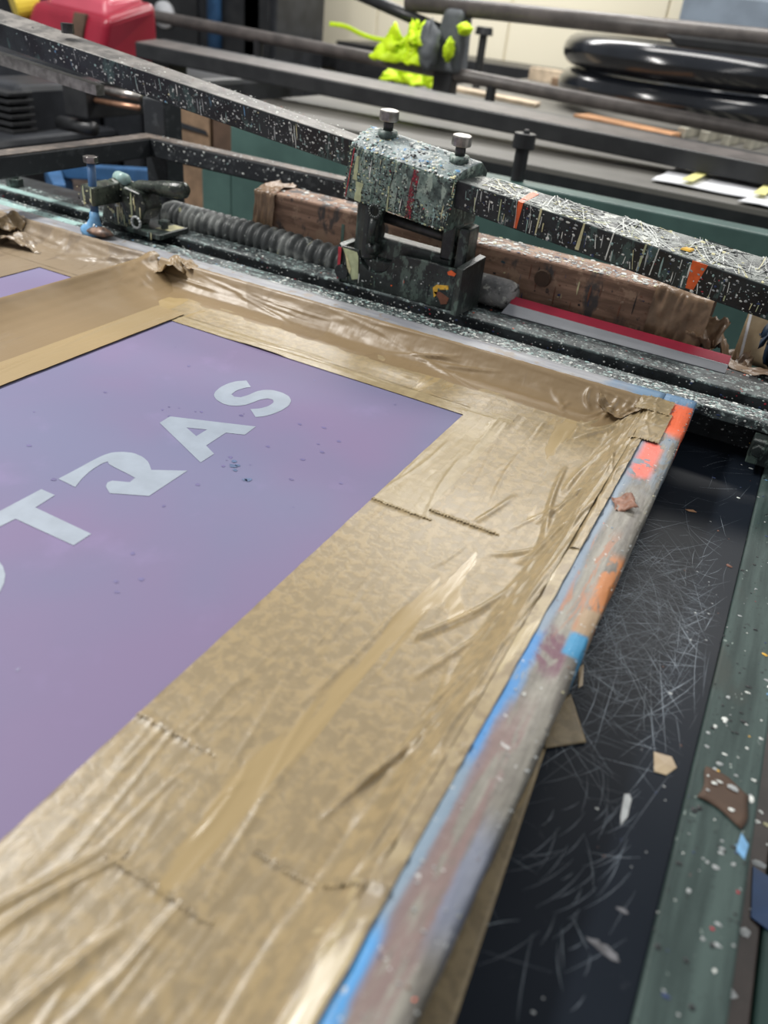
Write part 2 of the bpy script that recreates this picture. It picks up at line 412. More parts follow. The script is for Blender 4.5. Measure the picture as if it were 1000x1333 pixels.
# ------------------------------------------------------------------ the room
FL = -.85
o = MB().box(-8, 4, -3, 6.4, FL - .1, FL).build('floor', 'concrete'); o['kind'] = 'structure'
wb = MB().box(-8, 4, 6.33, 6.45, FL, 2.6).build('wall_back', 'beige_panel'); wb['kind'] = 'structure'
for i in range(9):
    x = -5.6 + i * 1.1
    MB().box(x, x + 1.085, 6.31, 6.335, .0, 2.55).build('panel', 'beige_panel', wb, bevel=.006)
o = MB().box(-8, 4, 6.28, 6.33, -.1, .05).build('trim_1', 'dark_steel'); o['kind'] = 'structure'

# ------------------------------------------------------------------ press bed, black board, green side rail
bed = thing('press_bed', 'black steel bed carrying the scratched black printing board under the taped screen', 'table', (-.5, .5, FL))
MB().box(-1.95, .0715, -.35, 1.32, -.075, -.0405).build('bed_plate', 'dark_steel', bed, bevel=.003)
for x, y in ((-1.85, -.25), (-1.85, 1.25), (0.0, -.25), (0.0, 1.25)):
    MB().box(x - .035, x + .035, y - .035, y + .035, FL, -.075).build('leg', 'dark_steel', bed, bevel=.004)
board = MB().hexa([(-1.0, -.35, -.0405), (.0725, -.35, -.0405), (.0782, 1.118, -.0405), (-1.0, 1.118, -.0405), (-1.0, -.35, -.035), (.0722, -.35, -.035), (.0796, 1.118, -.035), (-1.0, 1.118, -.035)]).build('printing_board', 'black_board', bed, bevel=.0008)
rd = random.Random(5); mb = MB()
def scr(x, y, a, L, w_, mi, bend=0):
    sg = 4; vs = []
    for j in range(sg + 1):
        t = j / sg - .5; aa = a + bend * t
        cx, cy = x + math.cos(aa) * L * t, y + math.sin(aa) * L * t
        if not (-.2 < cx < .0725): return
        if not (-.1 < cy < 1.112): return
        ww = w_ * (1 - abs(t) * 1.6)
        vs += [(cx - math.sin(aa) * ww, cy + math.cos(aa) * ww, -.03485), (cx + math.sin(aa) * ww, cy - math.cos(aa) * ww, -.03485)]
    mb.add(vs, [(2 * j, 2 * j + 1, 2 * j + 3, 2 * j + 2) for j in range(sg)], mi)
for i in range(850):
    y = rd.gauss(.64, .085); x = rd.uniform(-.06, .07)
    if y < .42: continue
    a = rd.choice([rd.gauss(.15, .25), rd.gauss(2.3, .35), rd.gauss(1.0, .35), rd.uniform(0, 3.1)])
    scr(x, y, a, rd.uniform(.02, .13), rd.uniform(.00008, .00020), 0 if rd.random() < .42 else 1, rd.gauss(0, .12))
for i in range(200):
    y = rd.uniform(.12, 1.08); x = rd.uniform(-.08, .07)
    a = rd.choice([rd.gauss(2.2, .4), rd.gauss(.9, .4), rd.gauss(.2, .2)])
    scr(x, y, a, rd.uniform(.015, .07), rd.uniform(.00008, .00018), 1 if rd.random() < .75 else 0, rd.gauss(0, .15))
for i in range(40):
    y = rd.gauss(.36, .05); x = rd.uniform(-.01, .055); scr(x, y, rd.gauss(1.15, .2), rd.uniform(.012, .05), .00025, 1, .2)
mb.build('scratches', ['scratch', 'scratch_faint'], board, kind='stuff', label='pale knife scratches')
splash('paint_specks', board, [((.02, .45, -.035), (.05, 0, 0), (0, .65, 0)), ((-.0, .15, -.035), (.065, 0, 0), (0, .3, 0))], 70, .0006, .0028,
       [('grey', 3), ('white', 1), ('rust', 1), ('navy', 1)], 3, dens=lambda a, b: .35 + .65 * a)
for cx, cy, sx, sy, ph in ((.0515, .308, .011, .0036, -.5), (.055, .340, .004, .0016, .1)):   # pale smears of dried paint
    MB().add([(cx + math.cos(t * .3927) * sx * (1 + .25 * math.sin(5 * t + ph)), cy + math.sin(t * .3927 + ph) * sy * (1 + .3 * math.cos(3 * t)), -.0347) for t in range(16)], [tuple(range(16))]).build('paint_smear', 'smear_grey', board, label='pale grey smear')

gr = thing('side_rail', 'green painted steel side rail spotted with paint along the black board', 'rail', (.1, .4, FL))
rail_top = MB().hexa([(.0735, -.35, -.075), (.128, -.35, -.075), (.130, 1.09, -.075), (.0805, 1.09, -.075), (.0720, -.35, -.030), (.1240, -.35, -.030), (.1285, 1.09, -.030), (.0792, 1.09, -.030)]).build('rail_bar', 'green_rail_paint', gr, bevel=.0025)
for y in (-.2, .95): MB().box(.085, .118, y, y + .06, FL, -.075).build('leg', 'dark_green_steel', gr)
GF = [((.073, .0, -.030), (.050, 0, 0), (.004, 1.08, 0))]
splash('paint_spots', gr, GF, 230, .0005, .0023, [('white', 1.5), ('grey', 4), ('navy', 1), ('black', 10), ('blue', .3), ('red', .6), ('yellow', .5)], 11)
splash('paint_spots', gr, [((.080, .40, -.030), (.044, 0, 0), (0, .16, 0))], 46, .0007, .0034, [('white', 4), ('grey', 4), ('yellow', .5), ('black', 3)], 12)
def blob_patch(name, parent, pts, z, h, mt, label=None):
    n = len(pts); cx = sum(p[0] for p in pts) / n; cy = sum(p[1] for p in pts) / n
    vs = [(x, y, z) for x, y in pts] + [(cx + (x - cx) * .85, cy + (y - cy) * .85, z + h) for x, y in pts]
    return MB().add(vs, [(i, (i + 1) % n, n + (i + 1) % n, n + i) for i in range(n)] + [tuple(range(n, 2 * n))]).build(name, mt, parent, label=label)
# scrap of brown paper stuck to the rail
sp = MB().grid(lambda a, b: (.083 + .034 * a + .004 * b + .002 * math.sin(b * 5), .455 + .034 * b - .009 * a + .003 * math.sin(a * 4), -.0295 + .0012 * (1 + fb(a * 3, b * 3, 3))), 8, 8).build('paper_scrap', 'dark_cardboard', None, True, thick=.0004, loc=(.10, .46, -.03))
tag(sp, 'dark brown paper scrap with white paint drops stuck on the green side rail', 'paper')
splash('paint_drops', sp, [((.087, .455, -.0278), (.024, 0, 0), (0, .026, 0))], 7, .001, .003, [('white', 3), ('grey', 2)], 31)
blob_patch('blue_patch', gr, [(.116, .425), (.1225, .42), (.124, .434), (.118, .442)], -.0299, .0003, 'paint_blue', 'blue paint patch')

sh = thing('side_shelf', 'dark brown wooden shelf below the green side rail, spattered with paint', 'shelf', (.25, .4, FL))
MB().box(.128, .158, -.35, 1.3, -.13, -.10).build('plank', 'brown_plank', sh, bevel=.002)
MB().box(.159, .40, -.35, 1.3, -.15, -.098).build('shelf_edge', 'dark_green_steel', sh, bevel=.003, label='dark green steel edge')
for y in (-.2, 1.1): MB().box(.20, .30, y, y + .06, FL, -.15).build('leg', 'dark_green_steel', sh)
splash('paint_spots', sh, [((.129, .1, -.10), (.028, 0, 0), (0, .9, 0))], 45, .0012, .0045, [('white', 4), ('grey', 4), ('cream', 1)], 14)
bs = MB().hexa([(.150, .432, -.0995), (.185, .418, -.0945), (.186, .465, -.0945), (.147, .478, -.0995), (.150, .432, -.0985), (.185, .418, -.0935), (.186, .465, -.0935), (.147, .478, -.0985)]).build('blue_sheet', 'blue_sheet', None, loc=(.165, .45, -.0995))
tag(bs, 'glossy dark blue plastic piece lying beside the green side rail', 'sheet')

# ------------------------------------------------------------------ the printing screen
scr_ = thing('printing_screen', 'wooden printing screen with purple emulsion, reversed letters and brown tape borders', 'screen', (-.8, .45, 0))
def bar(name, x0, x1, y0, y1, z0, z1, mt, parent, axis, seed, amp=.0012):
    L = (y1 - y0) if axis == 'y' else (x1 - x0); n = int(L / .008); cs = []
    prof = [(0, 0), (.06, -.0), (.5, 0), (.94, 0), (1, 0), (1, .5), (1, .94), (.97, 1), (.75, 1), (.5, 1), (.25, 1), (.03, 1), (0, .94), (0, .5)]
    vs = []
    for i in range(n + 1):
        t = i / n
        for (a, b) in prof:
            s_ = fb(t * L * 30 + seed, a * 3 + b * 5, seed) * amp * (1.6 if a > .9 else 1)
            if axis == 'y': vs.append((x0 + (x1 - x0) * a + s_ * (1 if a > .9 else 0), y0 + L * t, z0 + (z1 - z0) * b + s_ * (1 if b > .9 else 0)))
            else: vs.append((x0 + L * t, y0 + (y1 - y0) * a, z0 + (z1 - z0) * b + s_ * (1 if b > .9 else 0)))
    k = len(prof)
    fs = [(i * k + j, i * k + (j + 1) % k, (i + 1) * k + (j + 1) % k, (i + 1) * k + j) for i in range(n) for j in range(k)]
    fs += [tuple(range(k)), tuple(range(n * k, n * k + k))]
    return MB().add(vs, fs).build(name, mt, parent, True)
def shift_coords(mname, d):
    for nd in MATS[mname].node_tree.nodes:
        if nd.type == 'MAPPING':
            s_ = nd.inputs['Scale'].default_value; l = nd.inputs['Location'].default_value
            nd.inputs['Location'].default_value = (l[0] + d[0] * s_[0], l[1] + d[1] * s_[1], l[2] + d[2] * s_[2])
shift_coords('painted_bar', (-.8, .45, 0)); shift_coords('far_bar_paint', (-.8, .45, 0))
bar('frame_bar', -.0735, -.031, -.25, 1.061, -.001, .035, 'painted_bar', scr_, 'y', 1.5)
bar('frame_bar', -1.9, -.0735, 1.022, 1.061, -.001, .0345, 'far_bar_paint', scr_, 'x', 4.5, .0005).__setitem__('label', 'grey far frame bar')
bar('frame_bar', -1.94, -1.9, -.25, 1.061, -.001, .035, 'wood_plain', scr_, 'y', 6.5)
bar('frame_bar', -1.9, -.0735, -.25, -.21, -.001, .035, 'wood_plain', scr_, 'x', 8.5)
fabric = MB().box(-1.9, -.0735, -.21, 1.022, -.0012, 0.0).build('emulsion_fabric', 'purple_emulsion', scr_)
# letters left open in the emulsion
LET = {
 'S': [(-.5752,.78),(-.5589,.7675),(-.5633,.7604),(-.5669,.7466),(-.5649,.7337),(-.5581,.7304),(-.5507,.7342),(-.5471,.7454),(-.5454,.7619),(-.5405,.772),(-.5315,.7788),(-.5171,.7804),(-.5046,.7771),(-.4948,.768),(-.4894,.7544),(-.4889,.7392),(-.4914,.7237),(-.4965,.7101),(-.5035,.7018),(-.5212,.7152),(-.5131,.7242),(-.5086,.7365),(-.5095,.7497),(-.515,.7552),(-.5224,.7538),(-.5277,.7445),(-.53,.7314),(-.5326,.7213),(-.5381,.7128),(-.5468,.7067),(-.5577,.7055),(-.5699,.7091),(-.5802,.7167),(-.5855,.7267),(-.5887,.7408),(-.5884,.7563),(-.5842,.7695)],
 'A': [(-.5824,.6181),(-.5842,.6382),(-.4888,.682),(-.4868,.6571),(-.5072,.6473),(-.5057,.6091),(-.487,.5999),(-.4868,.576)],
 'R': [(-.5794,.4621),(-.5791,.4867),(-.5796,.5065),(-.5789,.5237),(-.5758,.5343),(-.5678,.5423),(-.557,.5474),(-.5435,.5472),(-.5308,.5424),(-.5178,.532),(-.4868,.5539),(-.4851,.4923),(-.5194,.473),(-.5317,.4798),(-.5357,.4864),(-.5346,.4918),(-.5184,.5003),(-.52,.5099),(-.5296,.5111),(-.5601,.5135),(-.5656,.5174),(-.5674,.5098),(-.5659,.493),(-.5615,.4769),(-.5545,.4609)],
 'T': [(-.578,.330),(-.578,.3894),(-.5776,.4386),(-.5588,.4387),(-.5568,.4126),(-.4831,.4121),(-.4827,.3901),(-.5564,.3889),(-.5576,.3723),(-.559,.330)],
}
ring = []; inn = []
for i in range(28):
    t = 2 * math.pi * i / 28; ring.append((-.531 + .0540 * math.cos(t), .2860 + .0530 * math.sin(t))); inn.append((-.531 + .030 * math.cos(t), .2860 + .025 * math.sin(t)))
def smooth_poly(p, it=1, sharp=.75):
    for _ in range(it):
        q = []; n = len(p)
        for i in range(n):
            a, b, c = Vector(p[i - 1]), Vector(p[i]), Vector(p[(i + 1) % n])
            ang = (b - a).angle(c - b) if (b - a).length and (c - b).length else 0
            if ang > sharp: q.append(tuple(b))
            else: q += [tuple(b * .82 + a * .18), tuple(b * .82 + c * .18)]
        p = q
    return p
def letter(outer, hole=None):
    bm = bmesh.new(); off = origin(scr_); es = []
    for pts in [outer] + ([hole] if hole else []):
        vs = [bm.verts.new((x - off.x, y - off.y, .0004 - off.z)) for x, y in pts]
        es += [bm.edges.new((vs[i], vs[(i + 1) % len(vs)])) for i in range(len(vs))]
    bmesh.ops.triangle_fill(bm, edges=es, use_beauty=True, normal=(0, 0, 1))
    me = bpy.data.meshes.new('stencil_letter'); bm.to_mesh(me); bm.free(); me.materials.append(MATS['open_mesh'])
    ob = bpy.data.objects.new('stencil_letter', me); COL.objects.link(ob); ob.parent = scr_
    return ob
letter(smooth_poly(LET['S']))['label'] = 'pale letter S'
letter(LET['A'], [(-.5508, .6287), (-.529, .6396), (-.5285, .6195)])['label'] = 'pale letter A'
letter(smooth_poly(LET['R'], 1, .6))['label'] = 'pale swash letter R'
letter(LET['T'])['label'] = 'pale letter T'
letter(ring, inn)['label'] = 'pale letter O'
mb = MB(); rd = random.Random(21)
spots = [(258, 632, 0), (-.4595, .600, .0035), (-.4545, .592, .0042), (-.4470, .586, .0028), (-.4510, .596, .003)]
for x, y, r in spots[1:] :
    mb.add([(x + r * math.cos(t * .7) * rd.uniform(.7, 1.4), y + r * .8 * math.sin(t * .7) * rd.uniform(.7, 1.4), .0005) for t in range(9)], [tuple(range(9))], 0)
for x, y, r in [(-.424, .579, .0042), (-.427, .576, .003)]:
    mb.add([(x + r * math.cos(t * .7) * rd.uniform(.7, 1.3), y + r * .8 * math.sin(t * .7) * rd.uniform(.7, 1.3), .0005) for t in range(9)], [tuple(range(9))], 0)
for i in range(46):
    x, y, r = rd.uniform(-.75, -.31), rd.uniform(.25, .86), rd.uniform(.0008, .0028)
    if i < 14: x, y = rd.gauss(-.50, .06), rd.gauss(.66, .05)
    mb.add([(x + r * math.cos(t * .9) * rd.uniform(.6, 1.6), y + r * math.sin(t * .9) * rd.uniform(.6, 1.3), .0003) for t in range(7)], [tuple(range(7))], 1)
mb.build('ink_spots', ['ink_mark', 'violet_mark'], scr_, kind='stuff')

# --- tape: strips with real creases
class Creases:
    def __init__(s): s.c = []
    def add(s, x0, y0, x1, y1, wd, h, bow=0.0): s.c.append((x0, y0, x1, y1, wd, h, bow))
    def h(s, x, y):
        r = 0
        for x0, y0, x1, y1, wd, hh, bow in s.c:
            dx, dy = x1 - x0, y1 - y0; L2 = dx * dx + dy * dy
            t = ((x - x0) * dx + (y - y0) * dy) / L2
            if t < -.15 or t > 1.15: continue
            L = math.sqrt(L2); d = ((x - x0) * dy - (y - y0) * dx) / L - bow * 4 * t * (1 - t)
            if abs(d) > 3 * wd: continue
            e = max(0, 1 - (abs(t - .5) * 1.55) ** 4)
            r += hh * math.exp(-(d / wd) ** 2) * e
        return r
def strip(x0, x1, y0, y1, z, mt, cr=None, jag0=True, jag1=True, seed=0, zfun=None, nx=None, ny=None, base=.0004, edge=.0012):
    nx = nx or max(10, int((x1 - x0) / .0018)); ny = ny or max(10, int((y1 - y0) / .0045)); rr = random.Random(seed)
    j0 = [rr.uniform(-.0009, .0009) for _ in range(nx + 1)]; j1 = [rr.uniform(-.0009, .0009) for _ in range(nx + 1)]
    def fn(a, b):
        i = round(a * nx)
        x = x0 + (x1 - x0) * a + .0009 * fb(b * (y1 - y0) * 40, seed) * (1 if a in (0, 1) else 0); y = y0 + (y1 - y0) * b
        if b == 0 and jag0: y += (.0011 if i % 2 else -.0011) + j0[i]
        if b == 1 and jag1: y += (.0011 if i % 2 else -.0011) + j1[i]
        zz = z + base * (fb(x * 90, y * 7, seed) + .5 * fb(x * 260, y * 40, seed + 3)) + (zfun(x, y) if zfun else 0)
        if a in (0, 1): zz += edge * max(0, fb(y * 25, seed + 9))
        if (b == 0 and jag0) or (b == 1 and jag1): zz += edge * (.6 + .8 * rr.random())
        if cr: zz += cr.h(x, y)
        return (x, y, max(zz, .0006))
    return MB().grid(fn, nx, ny).build('tape_strip', mt, scr_, True)
def rnd_creases(x0, x1, y0, y1, n, seed, ang=(1.35, 1.75), L=(.03, .14), wd=(.0012, .0028), h=(.0005, .0018)):
    r = random.Random(seed); c = Creases()
    for i in range(n):
        x, y = r.uniform(x0, x1), r.uniform(y0, y1); a = r.uniform(*ang); l = r.uniform(*L)
        c.add(x, y, x + math.cos(a) * l, y + math.sin(a) * l, r.uniform(*wd), r.uniform(*h), r.uniform(-.004, .004))
    return c
# far flat strips
strip(-.80, -.235, .8785, .912, .0012, 'brown_tape_pale', rnd_creases(-.8, -.24, .88, .91, 12, 2, (-.06, .06), (.06, .2)), False, False, 41, nx=160, ny=24)
cA = rnd_creases(-.297, -.228, .10, .88, 14, 3, wd=(.0010, .0020), h=(.0003, .0009))
strip(-.2965, -.226, .625, .905, .0016, 'brown_tape_pale', cA, True, False, 42)
strip(-.2965, -.226, .2715, .627, .0012, 'brown_tape', cA, True, True, 43)
cA2 = rnd_creases(-.29, -.23, -.1, .26, 6, 4, (1.4, 1.75), (.05, .14), (.0013, .0024), (.0004, .0011))
cA2.add(-.224, .19, -.254, .118, .0024, .0026, .002); cA2.add(-.245, .17, -.275, .10, .002, .0025)
strip(-.2965, -.226, -.20, .2735, .0009, 'brown_tape', cA2, False, True, 44)
cB = rnd_creases(-.226, -.16, .1, .9, 20, 5, wd=(.0010, .0020), h=(.0003, .0010))
cB.add(-.185, .655, -.170, .72, .003, .0025, .001); cB.add(-.2, .36, -.19, .50, .0025, .0016, .002)
strip(-.236, -.156, .642, .925, .0022, 'brown_tape', cB, True, False, 45)
strip(-.236, -.156, .1785, .645, .0018, 'brown_tape', cB, True, True, 46)
cB2 = rnd_creases(-.226, -.16, -.1, .17, 6, 6, (1.4, 1.75), (.05, .14), (.0013, .0024), (.0004, .0012))
cB2.add(-.199, .145, -.214, .085, .0024, .0026, .001)
strip(-.236, -.156, -.20, .181, .0014, 'brown_tape', cB2, False, True, 47)
# right strip: flat, then pulled up over the wall of the bar
def climb(x, y):
    t = min(max((x + .122 + .006 * fb(y * 9, 2.2)) / .040, 0), 1); t = t * t * (3 - 2 * t)
    return .031 * t
cC = rnd_creases(-.122, -.086, .20, 1.0, 44, 8, (1.35, 1.75), (.04, .15), (.0012, .003), (.0008, .0030))
for i in range(9):
    r = random.Random(50 + i); y = r.uniform(.25, .98); cC.add(r.uniform(-.15, -.125), y, r.uniform(-.105, -.09), y + r.uniform(.05, .12), .0024, r.uniform(.0015, .004), r.uniform(-.006, .006))
cC.add(-.118, .62, -.100, .70, .004, .005, .004); cC.add(-.125, .78, -.106, .90, .004, .005, -.004); cC.add(-.165, .455, -.118, .56, .003, .0035, .005)
for y_ in (.3, .42, .55, .68, .8, .92): cC.add(-.0955, y_, -.090, y_ + .14, .0016, .0028, .001)
strip(-.161, -.0835, .2275, 1.0, .0024, 'brown_tape', cC, True, False, 48, climb, 56, 230, .0007, .0008)
cC2 = rnd_creases(-.128, -.09, -.1, .22, 14, 9, (1.35, 1.7), (.05, .13), (.0014, .003), (.001, .003))
strip(-.161, -.086, -.20, .230, .0020, 'brown_tape', cC2, False, True, 49, climb, 50, 110, .0007)
cD = rnd_creases(-.1, -.075, -.1, .6, 26, 10, (.2, 2.6), (.012, .04), (.0009, .0018), (.0006, .002))
def climb2(x, y):
    t = min(max((x + .0865) / .013, 0), 1); return max(climb(x, y) - .0006, .0) * (1 - t) + .0345 * t
strip(-.103, -.0712, -.20, .232, .0022, 'brown_tape_old', cD, False, True, 51, climb2, 22, 110, .0006)
strip(-.103, -.0715, .229, .66, .0016, 'brown_tape_old', cD, True, True, 52, climb2, 22, 90, .0006)
# tape lapping onto the top of the right bar
strip(-.086, -.0718, .62, .90, .0, 'brown_tape', rnd_creases(-.085, -.067, .5, .9, 16, 12, (1.3, 1.8), (.03, .1), (.001, .002), (.0006, .0016)), False, False, 53,
      lambda x, y: .0335 + .0032 * min(1, max(0, (x + .086) / .008)) - .004 * max(0, -.080 - x) / .006, 14, 100, .0004)
strip(-.088, -.0520, .89, .985, .0, 'brown_tape', rnd_creases(-.085, -.055, .88, .99, 14, 13, (1.2, 1.9), (.02, .07), (.001, .002), (.0008, .002)), True, True, 54,
      lambda x, y: .0335 + .0032 * min(1, max(0, (x + .086) / .008)), 22, 30, .0004)
strip(-.10, -.0560, .98, 1.028, .0, 'brown_tape', rnd_creases(-.1, -.056, .98, 1.03, 14, 14, (0, 3), (.01, .03), (.001, .002), (.001, .0025)), True, True, 55,
      lambda x, y: .0345 + .0025 * min(1, max(0, (x + .1) / .012)), 26, 24, .0005)

def far_strip(x0, x1, prof, mt, cr, seed, n, k, amp=.0016, rag=.0016, lift=None):
    def fn(a, b):
        x = x0 + (x1 - x0) * a; t = b * (len(prof) - 1); i = min(int(t), len(prof) - 2); f = t - i
        y = prof[i][0] * (1 - f) + prof[i + 1][0] * f; z = prof[i][1] * (1 - f) + prof[i + 1][1] * f
        free = math.sin(min(1, b * 1.15) * math.pi) ** .7 if b < .87 else .2
        d = amp * free * (fb(x * 16, b * 3, seed) + .5 * fb(x * 45, b * 6, seed + 2)) + (cr.h(x, b * .12) * free if cr else 0)
        if lift: d += lift(x, b)
        y -= d * .7; z += d
        if b == 1: y += rag * fb(x * 60, seed); z += rag * .3 * fb(x * 90, seed + 4)
        return (x, y, max(z, .0006))
    return MB().grid(fn, n, k).build('tape_strip', mt, scr_, True)
cF1 = rnd_creases(-.95, -.1, .0, .1, 22, 15, (-.12, .12), (.05, .2), (.001, .002), (.0004, .0014))
far_strip(-.86, -.155, [(.9045, .0016), (.93, .0020), (.96, .0022), (.99, .0026), (1.0, .0036)], 'brown_tape', cF1, 16, 300, 26, .0008, .0)
cF2 = rnd_creases(-.96, -.09, .0, .12, 16, 17, (-.45, .1), (.08, .22), (.002, .005), (.0006, .0022))
r = random.Random(99)
for i in range(7):     # slack wrinkles half way along
    x = r.gauss(-.40, .06); v = r.uniform(.01, .05); cF2.add(x, v, x + r.uniform(.05, .10), v + r.uniform(.01, .03), .003, r.uniform(.0008, .002), r.uniform(-.003, .003))
for i in range(16):
    x = r.uniform(-.2, -.1); cF2.add(x, r.uniform(.0, .06), x + r.uniform(-.03, .03), r.uniform(.04, .11), .0028, r.uniform(.001, .0030), r.uniform(-.006, .006))
PF2 = [(.955, .0022), (.975, .0030), (.990, .0058), (1.000, .0115), (1.008, .019), (1.015, .0275), (1.0205, .0350), (1.0245, .0365)]
far_strip(-.935, -.088, PF2, 'brown_tape_smooth_shaded', cF2, 18, 420, 34, .0015, .0022)
# left of the dividing flap, the other window of the same screen
cL = rnd_creases(-1.4, -.96, .0, .12, 22, 19, (-.4, .4), (.05, .2), (.002, .004), (.001, .003))
far_strip(-1.45, -.962, [(.93, .0016), (.96, .0025), (.985, .006), (1.0, .013), (1.012, .024), (1.0205, .035), (1.024, .0362)], 'brown_tape_left_shade', cL, 20, 200, 26, .003, .003)
strip(-1.45, -.962, .918, .962, .0012, 'brown_tape_left_shade', cL, False, False, 61, None, 120, 14)
strip(-1.30, -1.114, .30, .93, .0012, 'brown_tape_left_shade', rnd_creases(-1.3, -1.12, .3, .93, 10, 22), False, False, 62, None, 40, 90)
# dividing flap of folded tape
def flap(a, b):
    y = -.20 + 1.232 * a
    P = [(-.7915, .0012), (-.815, .0013), (-.835, .0016), (-.862, .0022), (-.885, .0042), (-.905, .0085), (-.922, .0145), (-.937, .0220), (-.948, .0295), (-.9545, .0350), (-.9570, .0362), (-.9590, .0350), (-.9600, .018), (-.9605, .001)]
    t = b * (len(P) - 1); i = min(int(t), len(P) - 2); f = t - i
    x = P[i][0] * (1 - f) + P[i + 1][0] * f; z = P[i][1] * (1 - f) + P[i + 1][1] * f
    e = max(0, (y - .90) / .13)
    wob = .0012 * fb(y * 9, b * 2, 5) + .0005 * fb(y * 40, b * 8, 6)
    if .25 < b < .75:
        bul = math.exp(-((y - .985) / .045) ** 2) * math.sin((b - .25) * 2 * math.pi)
        wob += bul * (.010 + .008 * fb(y * 45, b * 7, 8)) + e * .003 * fb(y * 60, b * 9, 11)
    zt = z + wob * .8
    if b > .6 and y > .97: zt += .006 * math.exp(-((y - 1.02) / .02) ** 2) * (1 if b < .86 else 0)
    return (x + wob * .8, y, max(zt, .0007))
MB().grid(flap, 280, 52).build('tape_flap', 'brown_tape_smooth_shaded', scr_, True, label='tape folded up into a standing divider')
strip(-.845, -.7900, .10, .9100, .0030, 'brown_tape_flat', rnd_creases(-.83, -.8, .3, .9, 10, 24), False, False, 63, None, 26, 150)
# crumpled ends of tape
def crumple(name, parent, c, sx, sy, sz, mt, seed, rz=0, n=16, curl=1.0, label=None, cat=None, thick=.0003):
    ca, sa = math.cos(rz), math.sin(rz)
    def fn(a, b):
        u = (a - .5) * sx; v = (b - .5) * sy
        z = sz * (.5 + .5 * math.cos(a * 5 + seed) * curl + .7 * fb(a * 3.2, b * 3.2, seed) + .35 * fb(a * 9, b * 9, seed + 3))
        u += .25 * sz * fb(a * 4, b * 4, seed + 8)
        return (c[0] + u * ca - v * sa, c[1] + u * sa + v * ca, c[2] + max(0.0002, z))
    o_ = MB().grid(fn, n, n).build(name, mt, parent, True, thick=thick, loc=None if parent else c)
    if label:
        if cat: tag(o_, label, cat)
        else: o_['label'] = label
    return o_
crumple('tape_end', scr_, (-.905, 1.012, .018), .06, .05, .022, 'brown_tape_smooth_shaded', 3.0, .4)
crumple('tape_end', scr_, (-.875, 1.026, .034), .03, .022, .006, 'brown_tape_smooth_shaded', 5.0, -.3)
crumple('tape_end', scr_, (-.120, 1.004, .012), .06, .035, .020, 'brown_tape_smooth_shaded', 7.0, .2, 22)
crumple('tape_end', scr_, (-1.30, .985, .008), .11, .07, .030, 'brown_tape_smooth_shaded', 9.0, .3, 20, label='peeled curl of brown tape')
crumple('tape_end', scr_, (-1.215, .972, .004), .10, .04, .016, 'brown_tape_left_shade', 11.0, .2, 24)
crumple('torn_tape', scr_, (-.0555, .728, .035), .022, .026, .008, 'rust_scrap', 2.0, .5, 12, label='torn curl of rust brown tape')
splash('paint_crumbs', scr_, [((-.0735, .1, .0352), (.042, 0, 0), (0, .95, 0))], 150, .0003, .0011, [('grey', 8), ('white', 1), ('rust', 2), ('coral', 1), ('blue', 1), ('navy', 1)], 41)
splash('paint_crumbs', scr_, [((-.033, .1, .0352), (.004, 0, 0), (0, .95, 0))], 130, .0004, .0011, [('grey', 6), ('cream', .6), ('black', 3)], 42)

# loose tape on the black board
def zig_sheet(pts_from, pts_to, z, mt, label, name, thick=.0004, seed=1, base=.0012):
    a0, a1 = [Vector((*p, 0)) for p in pts_from]; b0, b1 = [Vector((*p, 0)) for p in pts_to]; n = 26
    def fn(a, b):
        p = (a0.lerp(a1, a)).lerp(b0.lerp(b1, a), b)
        if b == 1 and name == 'serrated_tape': p += (b0 - a0).normalized() * (.0008 if round(a * n) % 2 else -.0008)
        return (p.x, p.y, z + base * (.5 + .5 * fb(p.x * 60, p.y * 30, seed)))
    cx = (a0 + a1 + b0 + b1) / 4
    o_ = MB().grid(fn, n, 20).build(name, mt, None, True, thick=thick, loc=(cx.x, cx.y, z))
    return tag(o_, label, 'tape')
zig_sheet([(-.045, .475), (-.031, .508)], [(-.032, .4385), (-.0046, .4635)], -.0335, 'brown_tape_bar_shade', 'serrated end of brown tape poking out from under the wooden bar', 'serrated_tape', seed=3)
zig_sheet([(-.080, .10), (-.080, .43)], [(-.0065, .10), (-.0310, .44)], -.0342, 'brown_tape_bar_shade', 'long flat strip of brown tape lying on the board below the wooden bar', 'loose_tape', seed=5, base=.0006)
def scrap(pts, z, mt, label, seed):
    n = len(pts); cx = sum(p[0] for p in pts) / n; cy = sum(p[1] for p in pts) / n
    vs = [(cx, cy, z + .0012)] + [(x, y, z + .0006 * (1 + fb(x * 300, y * 300, seed))) for x, y in pts]
    o_ = MB().add(vs, [(0, 1 + i, 1 + (i + 1) % n) for i in range(n)]).build('tape_scrap', mt, None, thick=.0003, loc=(cx, cy, z))
    return tag(o_, label, 'scrap')
scrap([(.046, .486), (.060, .489), (.0655, .480), (.0595, .468), (.0505, .466)], -.0348, 'tan_wrap', 'square scrap of tan tape on the scratched black board', 1)
scrap([(.0345, .432), (.038, .434), (.0405, .430), (.0412, .413), (.0385, .403), (.0365, .41)], -.0348, 'paint_grey', 'narrow pale grey paper sliver on the black board', 2)
scrap([(.003, .889), (.012, .895), (.017, .891), (.008, .887)], -.0348, 'orange_wood', 'small orange chip near the far end of the black board', 3)
scrap([(-.034, .545), (-.031, .552), (-.0245, .525), (-.027, .52)], -.0348, 'tan_wrap', 'thin curled tape sliver beside the wooden bar on the black board', 4)

